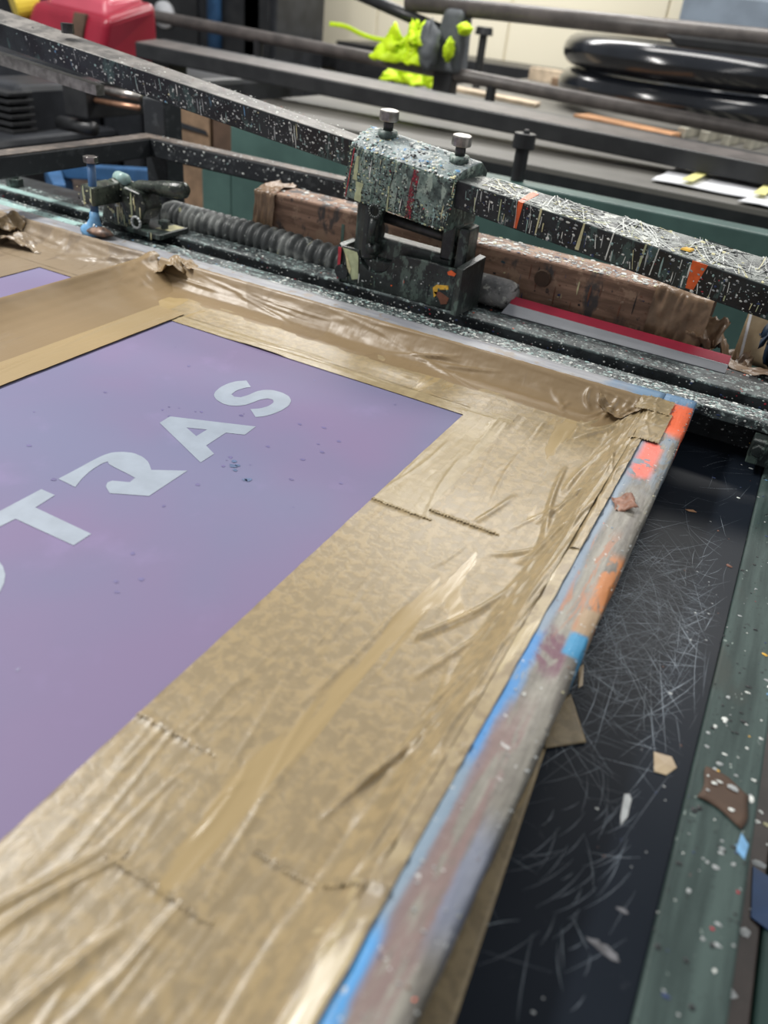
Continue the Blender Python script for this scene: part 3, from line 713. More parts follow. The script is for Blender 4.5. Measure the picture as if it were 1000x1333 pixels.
# ------------------------------------------------------------------ clamp rail behind the screen
rl = thing('clamp_rail', 'long black slotted clamp rail thick with white and teal paint, behind the screen', 'rail', (-.7, 1.13, -.0405))
MB().box(-1.9, .30, 1.1185, 1.32, -.0405, .012).build('rail_base', 'rail_dark', rl, bevel=.001)
MB().box(-1.9, .30, 1.0655, 1.108, .016, .0305).build('lower_lip', ['rail_top'], rl, bevel=.0015)
MB().box(-1.9, .30, 1.106, 1.130, .006, .018).build('slot_floor', 'black_paint_crust', rl)
MB().box(-1.9, .30, 1.1285, 1.182, .012, .040).build('upper_bar', 'rail_top', rl, bevel=.0015)
MB().box(-.44, .30, 1.182, 1.245, .012, .036).build('shelf_plate', 'rail_dark', rl, bevel=.001)
MB().box(-1.9, .30, 1.1278, 1.1284, .016, .037).build('upper_bar_face', 'rail_dark', rl)
PR = [('white', 5), ('teal', 5), ('grey', 4), ('black', 4)]
splash('paint_chips', rl, [((-.75, 1.067, .0306), (1.0, 0, 0), (0, .040, 0))], 2600, .0006, .0030, PR, 51, dens=lambda a, b: .25 + .75 * a)
splash('paint_chips', rl, [((-1.5, 1.067, .0306), (.8, 0, 0), (0, .040, 0))], 300, .0008, .003, [('white', 2), ('teal', 4), ('blue', 1), ('black', 4)], 52)
splash('paint_chips', rl, [((-1.5, 1.129, .0401), (1.75, 0, 0), (0, .05, 0))], 1800, .0006, .0026, [('white', 3), ('teal', 4), ('grey', 4), ('black', 3), ('red', .25), ('orange', .15)], 53, dens=lambda a, b: .2 + .8 * a)
splash('paint_chips', rl, [((-.42, 1.183, .0361), (.6, 0, 0), (0, .05, 0))], 520, .0007, .0036, [('white', 5), ('teal', 3), ('coral', .4), ('black', 3)], 54)
splash('paint_chips', rl, [((-1.5, 1.0655, .018), (1.75, 0, 0), (0, 0, .012)), ((-1.5, 1.128, .018), (1.75, 0, 0), (0, 0, .02))], 700, .0006, .002, [('white', 3), ('grey', 3), ('navy', 2), ('red', .4)], 55)
splash('paint_chips', rl, [((-.1, 1.1185, -.036), (.35, 0, 0), (0, 0, .045))], 160, .0005, .0016, [('grey', 6), ('white', 1), ('yellow', .2)], 56)
blob_patch('teal_stretch', rl, [(-1.5, 1.131), (-1.17, 1.131), (-1.17, 1.150), (-1.5, 1.150)], .0402, .0003, 'paint_teal', 'pale teal painted stretch of the upper bar')
blob_patch('teal_stretch', rl, [(-1.5, 1.068), (-1.19, 1.068), (-1.17, 1.092), (-1.5, 1.096)], .0307, .0003, 'paint_teal', 'pale teal painted stretch of the lower lip')
def bolt(mb, c, r, h, n=6, d=(0, 0, 1)):
    c = Vector(c); d = Vector(d).normalized(); return mb.cyl(c, c + d * h, r, r, n)
m_ = MB(); bolt(m_, (-1.45, 1.165, .040), .017, .016); m_.cyl((-1.45, 1.165, .056), (-1.45, 1.165, .066), .009); m_.build('rail_bolt', 'bracket_black', rl, bevel=.001)
m_ = MB(); m_.box(.052, .085, 1.04, 1.075, -.02, .014); bolt(m_, (.062, 1.04, .002), .009, .008, 6, (0, -1, 0)); m_.build('end_bracket', 'bracket_black', rl, bevel=.0015)
m_ = MB(); bolt(m_, (.066, 1.085, -.012), .011, .01, 6, (0, -1, .2)); m_.build('end_bolt', 'steel_bolt', rl, bevel=.001)
m_ = MB(); m_.cyl((.074, 1.05, .014), (.074, 1.05, .034), .006); m_.build('end_stud', 'steel_bolt', rl, bevel=.001)

# ------------------------------------------------------------------ left toggle clamp
tc = thing('toggle_clamp', 'paint-caked toggle clamp with upright bolt gripping the left end of the screen', 'clamp', (-1.09, 1.11, .036))
m_ = MB(); m_.box(-1.072, -.992, 1.085, 1.165, .0405, .050); m_.build('base_plate', 'bracket_black', tc, bevel=.002)
blob_patch('cream_patch', tc, [(-1.03, 1.115), (-.998, 1.12), (-.996, 1.158), (-1.022, 1.16)], .0502, .0006, 'paint_cream', 'cream paint patch')
m_ = MB()
m_.prism([(-1.145, 1.095, .042), (-1.06, 1.095, .042), (-1.052, 1.095, .062), (-1.068, 1.095, .085), (-1.085, 1.095, .118), (-1.108, 1.095, .126), (-1.126, 1.095, .118), (-1.132, 1.095, .085)], (0, .040, 0))
m_.build('clamp_body', 'clamp_green', tc, bevel=.006, seg=3)
m_ = MB(); m_.prism([(-1.075, 1.092, .058), (-1.045, 1.092, .062), (-1.030, 1.092, .085), (-1.040, 1.092, .112), (-1.078, 1.092, .118), (-1.092, 1.092, .09)], (0, .05, 0)); m_.build('side_lever', 'clamp_green', tc, bevel=.005, seg=3)
m_ = MB(); m_.tube([(-1.085, 1.112, .108), (-1.055, 1.115, .117), (-1.03, 1.12, .120), (-1.01, 1.12, .122), (-.985, 1.122, .124), (-.962, 1.124, .127), (-.957, 1.124, .127)], [.010, .012, .011, .014, .0145, .0135, .008], 14); m_.build('handle', 'clamp_green', tc, True)
m_ = MB(); m_.cyl((-1.112, 1.118, .122), (-1.082, 1.105, .126), .012, .010); m_.build('pivot_cap', 'paint_teal', tc, True, label='teal painted pivot')
m_ = MB(); m_.hexa([(-1.128, 1.04, .086), (-1.094, 1.035, .086), (-1.088, 1.10, .086), (-1.126, 1.10, .086), (-1.128, 1.04, .118), (-1.094, 1.035, .118), (-1.088, 1.10, .120), (-1.126, 1.10, .120)]); m_.build('spindle_block', 'clamp_green', tc, bevel=.003)
m_ = MB(); m_.cyl((-1.107, 1.047, .05), (-1.103, 1.047, .160), .0072); m_.build('spindle', 'blue_steel', tc, True, label='blue painted bolt shank')
m_ = MB(); bolt(m_, (-1.103, 1.047, .157), .0125, .010); m_.build('bolt_head', 'steel_bolt', tc, bevel=.001, label='bare steel bolt head')
m_ = MB()
m_.tube([(-1.115, 1.045, .0355), (-1.112, 1.045, .040), (-1.108, 1.045, .050), (-1.107, 1.046, .062), (-1.107, 1.047, .075)], [.022, .021, .014, .009, .008], 16); m_.build('foot', 'paint_blue', tc, True, label='blue smeared clamp foot')
def padp(a, b):
    q = 1 + .3 * fb(math.cos(a * 6.283) * 2, math.sin(a * 6.283) * 2, b * 5); return (-1.090 + .026 * math.sin(b * 3.14) * math.cos(a * 6.283) * q, 1.039 + .014 * math.sin(b * 3.14) * math.sin(a * 6.283) * q, .0440 - .0085 * math.cos(b * 3.14) * q)
MB().grid(padp, 22, 12).build('foot_pad', 'foot_rust', tc, True, label='rusty lump under the clamp foot')
splash('foot_drops', tc, [((-1.122, 1.026, .040), (.03, 0, 0), (0, .012, .016))], 26, .001, .0035, [('white', 4), ('blue', 3), ('teal', 2), ('navy', 2)], 63)
m_ = MB(); m_.cyl((-1.015, 1.125, .050), (-1.015, 1.125, .066), .007, .006); bolt(m_, (-1.015, 1.125, .058), .011, .007); m_.build('base_bolt', 'bracket_black', tc)
m_ = MB()
for t in range(12):
    a0 = t * math.pi / 6; a1 = (t + 1) * math.pi / 6
    m_.tube([(-1.045 + .010 * math.cos(a0), 1.084, .062 + .010 * math.sin(a0)), (-1.045 + .010 * math.cos(a1), 1.084, .062 + .010 * math.sin(a1))], .0022, 6)
m_.build('wire_loop', 'paint_grey', tc, True)
splash('paint_drops', tc, [((-1.13, 1.0345, .087), (.036, 0, 0), (0, 0, .03)), ((-1.130, 1.0945, .045), (.07, 0, 0), (0, 0, .07)), ((-1.07, 1.0845, .041), (.075, 0, 0), (0, 0, .008)), ((-1.068, 1.0915, .065), (.03, 0, 0), (0, 0, .04))], 90, .001, .0045,
       [('cream', 4), ('white', 2), ('teal', 2), ('black', 4), ('palegreen', 2)], 61, .3)

# ------------------------------------------------------------------ corrugated hose and pipe
P0 = [Vector((-1.10, 1.235, .040)), Vector((-1.06, 1.222, .044)), Vector((-.98, 1.213, .046)), Vector((-.88, 1.212, .046)), Vector((-.78, 1.212, .044)), Vector((-.66, 1.215, .040)), Vector((-.60, 1.216, .038))]
path = []; rad = []
segs = 34
def along(t):
    t *= len(P0) - 1; i = min(int(t), len(P0) - 2); return P0[i].lerp(P0[i + 1], t - i)
for i in range(segs):
    for j, rr_ in enumerate((.0, .35, .8, 1, 1, .8, .35)):
        t = (i + j / 7) / segs; path.append(along(t)); rad.append(.0240 + .0064 * rr_ + (-.004 if t < .06 else 0))
ho = MB().tube(path, rad, 22).build('corrugated_hose', 'hose_grey', None, True, loc=(-.85, 1.21, .012))
tag(ho, 'grey ribbed flexible hose lying behind the slotted rail, left of the bracket', 'hose')
pp = MB().tube([(-.455, 1.222, .060), (-.40, 1.222, .060), (-.372, 1.222, .0595), (-.362, 1.222, .059), (-.357, 1.222, .0585)], [.0245, .0245, .0240, .021, .012], 24).build('pipe_end', 'pipe_crust', None, True, loc=(-.40, 1.222, .036))
tag(pp, 'rounded grey paint-crusted pipe end right of the black bracket', 'pipe')

# ------------------------------------------------------------------ wooden beam with wrapped ends
wbm = thing('wooden_beam', 'brown wooden beam with paint-smeared top edge lying behind the clamp rail', 'beam', (-.45, 1.28, .012))
MB().hexa([(-.885, 1.25, .0125), (-.075, 1.25, .0125), (-.075, 1.315, .0125), (-.885, 1.315, .0125), (-.885, 1.25, .126), (-.075, 1.25, .118), (-.075, 1.315, .120), (-.885, 1.315, .128)]).build('beam', 'beam_wood', wbm, bevel=.004)
splash('top_paint', wbm, [((-.56, 1.2515, .1232), (.49, 0, -.0048), (0, .062, .0015))], 1300, .0007, .0040, [('white', 6), ('grey', 4), ('cream', 1), ('navy', 1)], 71, dens=lambda a, b: 1.0 if b < .5 else .25)
splash('top_paint', wbm, [((-.9, 1.2515, .1262), (.3, 0, -.003), (0, .062, .0015))], 90, .0015, .005, [('grey', 5), ('rust', 3), ('white', 1)], 72)
splash('paint_spots', wbm, [((-.44, 1.25, .02), (.36, 0, 0), (0, 0, .09))], 110, .0006, .0036, [('navy', 3), ('black', 6), ('cream', 1), ('rust', 6)], 73, .3)
def wrap(x0, x1, seed, mt, label):
    # sleeve of crumpled tape round the beam end
    ringp = [(1.244, .0125), (1.242, .05), (1.243, .09), (1.246, .122), (1.265, .129), (1.29, .131), (1.32, .128), (1.322, .09), (1.322, .0125)]
    def fn(a, b):
        x = x0 + (x1 - x0) * a; t = b * (len(ringp) - 1); i = min(int(t), len(ringp) - 2); f = t - i
        y = ringp[i][0] * (1 - f) + ringp[i + 1][0] * f; z = ringp[i][1] * (1 - f) + ringp[i + 1][1] * f
        d = .004 * fb(a * 4, b * 7, seed) + .009 * abs(fb(a * 6, b * 9, seed + 2)); z -= .006 * a if x1 > -.3 else 0
        return (x + .005 * fb(b * 8, seed) * (1 if a in (0, 1) else 0), y - d * (1 if b < .45 else 0) , max(.0126, z + d * (1 if .3 < b < .8 else 0)))
    return MB().grid(fn, 34, 40).build('tape_wrap', mt, wbm, True, label=label)
wrap(-.900, -.855, 4, 'kraft_wrap', 'brown tape wrapped round the beam end')
wrap(-.150, -.062, 9, 'kraft_wrap', 'torn brown paper wrapped round the beam end')
MB().add([(-.895, 1.245, .0126), (-.895, 1.318, .0126), (-.895, 1.318, .13), (-.895, 1.245, .126), (-.905, 1.28, .07)], [(0, 1, 4), (1, 2, 4), (2, 3, 4), (3, 0, 4)]).build('end_fold', 'kraft_wrap', wbm)
crumple('torn_flap', wbm, (-.072, 1.262, .05), .05, .07, .035, 'kraft_wrap', 14.0, 1.2, 18)
MB().add([(-.062, 1.245, .0126), (-.062, 1.318, .0126), (-.062, 1.318, .118), (-.062, 1.245, .115), (-.085, 1.285, .06)], [(0, 1, 4), (1, 2, 4), (2, 3, 4), (3, 0, 4)]).build('end_fold', 'dark_cardboard', wbm)
m_ = MB(); m_.cyl((-.328, 1.244, .092), (-.328, 1.252, .092), .013, .015); m_.build('knot', 'dark_cardboard', wbm, label='dark knot in the wood')
MB().box(-.712, -.706, 1.2492, 1.2502, .03, .10).build('green_mark', 'paint_green', wbm, label='dark green painted line')

# loose kraft paper and tan sheet right of the beam
crumple('kraft_sheet', None, (-.02, 1.30, .0125), .07, .10, .05, 'kraft_wrap', 6.0, .2, 18, label='crumpled brown paper standing at the right end of the wooden beam', cat='paper')
tp = thing('tan_sheet', 'tan plastic sheet with a white edge, propped behind the rail beside the beam', 'sheet', (.03, 1.33, .0125))
MB().grid(lambda a, b: (-.012 + .10 * a, 1.325 + .01 * math.sin(a * 5) + .03 * b, .0130 + .12 * b + .004 * fb(a * 6, b * 6, 2)), 14, 14).build('sheet', 'tan_wrap', tp, True, thick=.001)
MB().hexa([(-.001, 1.318, .013), (.003, 1.318, .013), (.003, 1.320, .013), (-.001, 1.320, .013), (-.014, 1.338, .120), (-.010, 1.338, .120), (-.010, 1.340, .120), (-.014, 1.340, .120)]).build('white_edge', 'paper_white', tp, label='white edge strip')
crumple('kraft_strip', None, (.03, 1.232, .0362), .085, .03, .010, 'kraft_wrap', 8.0, -.1, 16, label='flattened strip of brown paper on the rail, right of the red squeegee', cat='paper')
crumple('blue_rag', None, (.045, 1.275, .0125), .05, .05, .075, 'navy_rag', 12.0, .3, 16, label='dark blue crumpled rag at the right end of the rail', cat='rag')

# ------------------------------------------------------------------ red squeegee
sq = thing('squeegee', 'squeegee with a red rubber blade in a grey metal holder, leaning against the beam', 'squeegee', (-.19, 1.2, .036))
def slab(p0, p1, p2, p3, th, mt, nm, bev=.001):
    # quad p0..p3 (left-bottom, right-bottom, right-top, left-top) thickened away from the viewer
    p = [Vector(q) for q in (p0, p1, p2, p3)]; n = (p[1] - p[0]).cross(p[3] - p[0]).normalized() * -th
    return MB().hexa([p[0], p[1], p[1] + n, p[0] + n, p[3], p[2], p[2] + n, p[3] + n]).build(nm, mt, sq, bevel=bev)
slab((-.3668, 1.183, .0412), (-.0121, 1.183, .0406), (-.0120, 1.1965, .0500), (-.3600, 1.1965, .0555), .007, 'brushed_alu', 'holder')
slab((-.3596, 1.1965, .0550), (-.0120, 1.1965, .0496), (-.0126, 1.215, .0578), (-.3614, 1.215, .0628), .005, 'red_rubber', 'blade')

# ------------------------------------------------------------------ press arm, clamp head and bracket
arm = thing('press_tube', 'long black square-tube press arm running through the clamp head, spattered white', 'arm', (-.7, 1.15, .2))
def tube_by_edges(ft0, ft1, fb0, fb1, bt0, bt1, name, mats, bev=.002):
    # front-top, front-bottom and back-top edges of a rolled rectangular tube
    ft0, ft1, fb0, fb1, bt0, bt1 = [Vector(q) for q in (ft0, ft1, fb0, fb1, bt0, bt1)]
    mb_ = MB(); n = 24
    def sec(t):
        f, lo, bk = ft0.lerp(ft1, t), fb0.lerp(fb1, t), bt0.lerp(bt1, t); return lo, f, bk, bk + lo - f
    for i in range(n):
        p, q = sec(i / n), sec((i + 1) / n)
        mb_.add(list(p) + list(q), [(0, 4, 5, 1), (2, 6, 7, 3), (3, 7, 4, 0)], 0)
        mb_.add([p[1], q[1], q[2], p[2]], [(0, 1, 2, 3)], 1)
    for e in (0, 1): mb_.add(list(sec(e)), [(0, 1, 2, 3)], 0)
    me_o = mb_.build(name, mats, arm)
    bm = bmesh.new(); bm.from_mesh(me_o.data); bmesh.ops.remove_doubles(bm, verts=bm.verts, dist=1e-5); bmesh.ops.recalc_face_normals(bm, faces=bm.faces); bm.to_mesh(me_o.data); bm.free()
    md = me_o.modifiers.new('bevel', 'BEVEL'); md.width = bev; md.segments = 2
    return me_o
L0, L1 = (-1.47, 1.13, .3447), (-.60, 1.13, .2556)
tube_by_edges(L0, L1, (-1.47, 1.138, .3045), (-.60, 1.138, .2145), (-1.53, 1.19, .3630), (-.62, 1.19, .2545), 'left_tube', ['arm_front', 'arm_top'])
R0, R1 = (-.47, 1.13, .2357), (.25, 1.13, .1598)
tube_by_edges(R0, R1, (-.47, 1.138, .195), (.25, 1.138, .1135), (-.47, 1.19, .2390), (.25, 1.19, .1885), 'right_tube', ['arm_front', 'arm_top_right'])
m_ = MB(); m_.cyl((-1.245, 1.16, .3345), (-1.245, 1.16, .350), .011, .011, 8); m_.build('stud', 'dark_bolt', arm)
m_ = MB(); m_.hexa([(-1.5, 1.150, .27), (-1.18, 1.150, .245), (-1.18, 1.17, .245), (-1.5, 1.17, .27), (-1.5, 1.150, .290), (-1.18, 1.150, .262), (-1.18, 1.17, .262), (-1.5, 1.17, .290)]); m_.build('under_rod', 'steel_bolt', arm)
splash('paint_specks', arm, [((-1.36, 1.1375, .2945), (.71, 0, -.0735), (0, -.007, .0375))], 900, .0005, .0022, [('white', 5), ('grey', 7), ('teal', 2), ('cream', .3), ('blue', .2)], 81, .07, dens=lambda a, b: .15 + .85 * a ** .7)
splash('paint_specks', arm, [((-1.36, 1.132, .3335), (.71, 0, -.0727), (-.03, .056, .007))], 260, .0006, .0022, [('white', 5), ('grey', 5), ('rust', 2)], 82)
splash('paint_specks', arm, [((-.44, 1.1375, .1925), (.68, 0, -.0765), (0, -.007, .039))], 650, .0005, .0024, [('white', 4), ('grey', 8), ('teal', 3), ('palegreen', .6), ('navy', 2), ('red', .2)], 83, .10)
def top_piece(xa, xb):     # a stretch of the right tube's top, as origin and two spans
    def q(x): f = (x + .47) / .72; zt = .2357 - .0759 * f; return zt, .2390 - .0505 * f
    za, ba = q(xa); zb, bb = q(xb)
    return (xa, 1.131, za + .0003), (xb - xa, 0, zb - za), (0, .058, (ba + bb - za - zb) / 2)
for i in range(6):
    O_, U_, V_ = top_piece(-.42 + .1 * i, -.32 + .1 * i)
    splash('paint_specks', arm, [(O_, U_, V_)], 110, .0006, .0034, [('white', 6), ('cream', 3), ('palegreen', 2), ('black', 5), ('grey', 4)], 84 + i)
    strands('paint_strings', arm, O_, U_, V_, 100 if i < 4 else 70, .02, .14, .0006, [('white', 12), ('cream', 1.5), ('palegreen', .5), ('black', 4), ('grey', 2)], 185 + i)
strands('paint_runs', arm, (-.43, 1.1366, .1925), (.66, 0, -.0745), (0, -.007, .040), 46, .012, .042, .0006, [('white', 6), ('cream', 2), ('palegreen', 2), ('navy', 1), ('blue', 1), ('grey', 3)], 86, (-1.75, -1.35))
def arm_mark(x, w0, w1, mt, lab, top=True):
    # a coloured run over the tube's near face and top
    def P(xx, f, g):   # f: 0 top edge .. 1 bottom edge on the near face ; g depth over the top
        s = (xx + .47) / .72; zt = .2357 + (.1598 - .2357) * s
        if g: zb = .2390 + (.1885 - .2390) * s; return Vector((xx, 1.13 + .06 * g, zt + (zb - zt) * g + .0008))
        return Vector((xx, 1.1292 + .008 * f, zt - .0408 * f))
    vs = []; k = 6
    for i in range(k):
        f = .95 * (1 - i / (k - 1)); ww = w0 + (w1 - w0) * (1 - f); vs += [P(x - ww - .004 * f, f, 0), P(x + ww - .004 * f, f, 0)]
    if top: 
        for i in range(1, 4): g = i * .27; vs += [P(x - w1 * (1 - .2 * i), 0, g), P(x + w1 * (1 + .5 * i), 0, g)]
    n = len(vs) // 2
    MB().add(vs, [(2 * i, 2 * i + 1, 2 * i + 3, 2 * i + 2) for i in range(n - 1)]).build('paint_run', mt, arm, thick=.0006, label=lab)
arm_mark(-.352, .0022, .0040, 'paint_orange', 'orange paint run')
arm_mark(-.090, .0050, .0105, 'paint_orange', 'broad orange paint run', False)
arm_mark(-.320, .0008, .0016, 'paint_cream', 'cream paint run', False)
arm_mark(-.255, .003, .0012, 'paint_cream', 'cream paint run', False)
arm_mark(-.165, .002, .0012, 'paint_palegreen', 'pale green paint run', False)
arm_mark(-.212, .0009, .0009, 'paint_white', 'white paint run', False)
arm_mark(-.147, .0007, .0007, 'paint_white', 'white paint run', False)
blob_patch('yellow_drop', arm, [(-.122, 1.145), (-.108, 1.142), (-.104, 1.156), (-.116, 1.16)], .2035, .0025, 'paint_yellow', 'yellow paint drop')

hd = thing('arm_clamp', 'pale green paint-crusted clamp head with two bolts on a black bracket', 'clamp', (-.53, 1.16, .040))
A0, A1 = Vector((-.636, 1.122, .2540)), Vector((-.4585, 1.122, .2330))          # near top edge
B0, B1 = Vector((-.6450, 1.128, .1765)), Vector((-.4600, 1.130, .1575))         # near bottom edge
C0, C1 = Vector((-.6230, 1.165, .2800)), Vector((-.4340, 1.175, .2580))         # far top edge
D0, D1 = Vector((-.6250, 1.215, .2650)), Vector((-.4420, 1.222, .2400))
E0, E1 = Vector((-.6350, 1.215, .1765)), Vector((-.4500, 1.222, .1575))
S0 = Vector((-.630, 1.136, .2680)); S1 = Vector((-.4480, 1.142, .2475))
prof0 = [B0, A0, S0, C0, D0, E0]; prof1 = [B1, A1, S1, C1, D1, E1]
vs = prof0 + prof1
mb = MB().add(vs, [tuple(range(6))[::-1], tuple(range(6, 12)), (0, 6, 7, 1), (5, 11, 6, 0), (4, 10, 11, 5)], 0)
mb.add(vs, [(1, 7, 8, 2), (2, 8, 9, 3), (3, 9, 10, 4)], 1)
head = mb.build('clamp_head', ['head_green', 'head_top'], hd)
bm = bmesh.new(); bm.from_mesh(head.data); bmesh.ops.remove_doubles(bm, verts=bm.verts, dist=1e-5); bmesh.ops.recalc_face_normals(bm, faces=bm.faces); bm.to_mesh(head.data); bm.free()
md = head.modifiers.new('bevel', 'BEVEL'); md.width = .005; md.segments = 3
splash('paint_drops', hd, [(B0 + Vector((0, -.0005, 0)), B1 - B0, A0 - B0)], 1700, .0004, .0021, [('white', 1.5), ('palegreen', 3), ('cream', .8), ('teal', 4), ('black', 8), ('green', 7), ('red', .3)], 91, .10)
splash('paint_drops', hd, [(A0, A1 - A0, S0 - A0), (S0, S1 - S0, C0 - S0)], 520, .0006, .0030, [('white', 6), ('blue', 1.2), ('cream', 2), ('teal', 4), ('black', 3), ('grey', 4)], 92)
def head_run(t, w0, w1, mt, lab, f0=.02, f1=.98, sl=0.0, seed=1):
    k = 9; vs = []; rr = random.Random(seed)
    for i in range(k):
        f = f0 + (f1 - f0) * i / (k - 1); ww = (w0 + (w1 - w0) * i / (k - 1)) * rr.uniform(.7, 1.2); tt = t + sl * f
        p = A0.lerp(A1, tt).lerp(B0.lerp(B1, tt), f); d = (A1 - A0).normalized(); p += Vector((0, -.0012, 0)); vs += [p - d * ww, p + d * ww]
    MB().add(vs, [(2 * i, 2 * i + 1, 2 * i + 3, 2 * i + 2) for i in range(k - 1)]).build('paint_run', mt, hd, thick=.0005, label=lab)
head_run(.06, .0007, .0007, 'paint_red', 'thin red line', sl=-.03)
splash('red_drips', hd, [(A0.lerp(A1, .60).lerp(B0.lerp(B1, .61), .98) + Vector((0, -.001, 0)), (A1 - A0) * .065, (A0 - B0) * .93)], 130, .0007, .0024, [('dark_red', 5), ('red', 1), ('black', 1)], 94, .25)
head_run(.10, .002, .004, 'paint_palegreen', 'pale green run', .15, .6, .0, 5)
head_run(.15, .006, .006, 'paint_palegreen', 'pale green run', .62, .99, .0, 6)
head_run(.42, .0015, .0012, 'paint_palegreen', 'pale green run', .5, .99, .02, 7)
head_run(.47, .0006, .0006, 'paint_black', 'dark seam', .2, .85, -.06, 8)
for nm, c in (('a', (-.590, 1.158, .2735)), ('b', (-.4680, 1.160, .2580))):
    up = Vector((.03, -.08, 1)).normalized(); c = Vector(c)
    m_ = MB(); m_.cyl(c - up * .004, c + up * .005, .0155, .0145, 18); m_.build('washer', 'head_green', hd, True)
    m_ = MB(); m_.cyl(c + up * .003, c + up * .022, .0078, .0078, 14); m_.build('bolt_shank', 'dark_bolt', hd, True)
    m_ = MB(); m_.cyl(c + up * .0185, c + up * .033, .0150, .0145, 20); m_.build('bolt_head', 'steel_bolt', hd, bevel=.0018, label='worn steel bolt head')
# bracket under the head
def plate_xz(pts, y0, y1): return MB().prism([(x, y0, z) for x, z in pts], (0, y1 - y0, 0))
notch = [(-.578 + .031 * math.cos(t), .0985 - .031 * math.sin(t)) for t in [i * math.pi / 8 for i in range(8, -1, -1)]]
fp = [(-.640, .0402), (-.418, .0402), (-.418, .098), (-.428, .106)] + [(-.50, .1075), (-.536, .106)] + list(reversed(notch)) + [(-.612, .0985), (-.645, .098)]
plate_xz(fp, 1.132, 1.140).build('front_plate', 'bracket_black', hd, bevel=.0015)
MB().box(-.648, -.418, 1.140, 1.188, .0402, .088).build('base_block', 'bracket_black', hd, bevel=.003)
MB().hexa([(-.652, 1.14, .0402), (-.640, 1.128, .0402), (-.640, 1.185, .0402), (-.652, 1.185, .0402), (-.652, 1.14, .100), (-.640, 1.128, .098), (-.640, 1.185, .100), (-.652, 1.185, .100)]).build('side_plate', 'bracket_black', hd, bevel=.001)
MB().hexa([(-.424, 1.105, .045), (-.412, 1.100, .045), (-.405, 1.175, .045), (-.418, 1.18, .045), (-.424, 1.105, .118), (-.412, 1.100, .118), (-.405, 1.175, .125), (-.418, 1.18, .125)]).build('side_plate', 'bracket_black', hd, bevel=.001)
MB().hexa([(-.600, 1.150, .085), (-.450, 1.150, .085), (-.450, 1.186, .085), (-.600, 1.186, .085), (-.600, 1.152, .122), (-.450, 1.152, .118), (-.450, 1.186, .118), (-.600, 1.186, .122)]).build('cradle', 'bracket_black', hd, bevel=.006, seg=3)
m_ = MB(); m_.cyl((-.605, 1.158, .085), (-.605, 1.158, .172), .024, .024, 24); m_.cyl((-.605, 1.158, .165), (-.605, 1.158, .178), .020, .018, 24); m_.build('pivot_drum', 'bracket_black', hd, bevel=.003)
m_ = MB(); m_.cyl((-.585, 1.122, .118), (-.580, 1.120, .158), .0062, .0062, 12)
for t in range(16):
    a0 = t * math.pi / 8; a1 = (t + 1) * math.pi / 8
    m_.tube([(-.578 + .0095 * math.cos(a0), 1.116, .168 + .0095 * math.sin(a0)), (-.578 + .0095 * math.cos(a1), 1.116, .168 + .0095 * math.sin(a1))], .0030, 8)
m_.cyl((-.585, 1.124, .108), (-.585, 1.145, .104), .010, .012, 6); m_.build('eye_bolt', 'bracket_black', hd, True)
MB().box(-.475, -.452, 1.150, 1.186, .11, .164).build('lug', 'bracket_black', hd, bevel=.004)
MB().box(-.446, -.428, 1.145, 1.190, .10, .166).build('lug', 'bracket_black', hd, bevel=.004)
m_ = MB(); m_.cyl((-.60, 1.165, .152), (-.44, 1.165, .140), .0085, .0085, 14); m_.build('hinge_pin', 'dark_bolt', hd, True)
m_ = MB(); m_.cyl((-.637, 1.126, .058), (-.637, 1.134, .058), .012, .012, 18); m_.build('bore', 'black_paint_crust', hd)
def front_patch(pts, mt, lab, y=1.1312):
    MB().prism([(x, y, z) for x, z in pts], (0, .0008, 0)).build('paint_patch', mt, hd, label=lab)
front_patch([(-.640, .0965), (-.612, .0945), (-.609, .088), (-.606, .052), (-.618, .048), (-.624, .062), (-.632, .082)], 'paint_palegreen', 'pale green paint patch', 1.1308)
front_patch([(-.634, .090), (-.629, .084), (-.621, .066), (-.622, .056), (-.627, .062), (-.630, .074)], 'paint_cream', 'cream paint run', 1.1300)
front_patch([(-.468, .064), (-.456, .066), (-.440, .060), (-.442, .050), (-.452, .047), (-.458, .056)], 'paint_rust', 'rust paint mark')
front_patch([(-.646, .097), (-.640, .0975), (-.6405, .06), (-.6425, .045), (-.645, .045)], 'paint_red', 'red paint run', 1.1275)
front_patch([(-.470, .070), (-.464, .076), (-.444, .079), (-.443, .073), (-.461, .069), (-.462, .06), (-.466, .055)], 'paint_yellow', 'ochre paint mark')
front_patch([(-.449, .100), (-.443, .104), (-.434, .1005), (-.436, .096), (-.447, .096)], 'paint_orange', 'orange paint chip', 1.1305)
splash('paint_drops', hd, [((-.64, 1.1315, .045), (.22, 0, 0), (0, 0, .05))], 130, .0006, .0022, [('green', 5), ('grey', 3), ('black', 4), ('white', 1), ('orange', .3), ('palegreen', 1)], 95, .2)

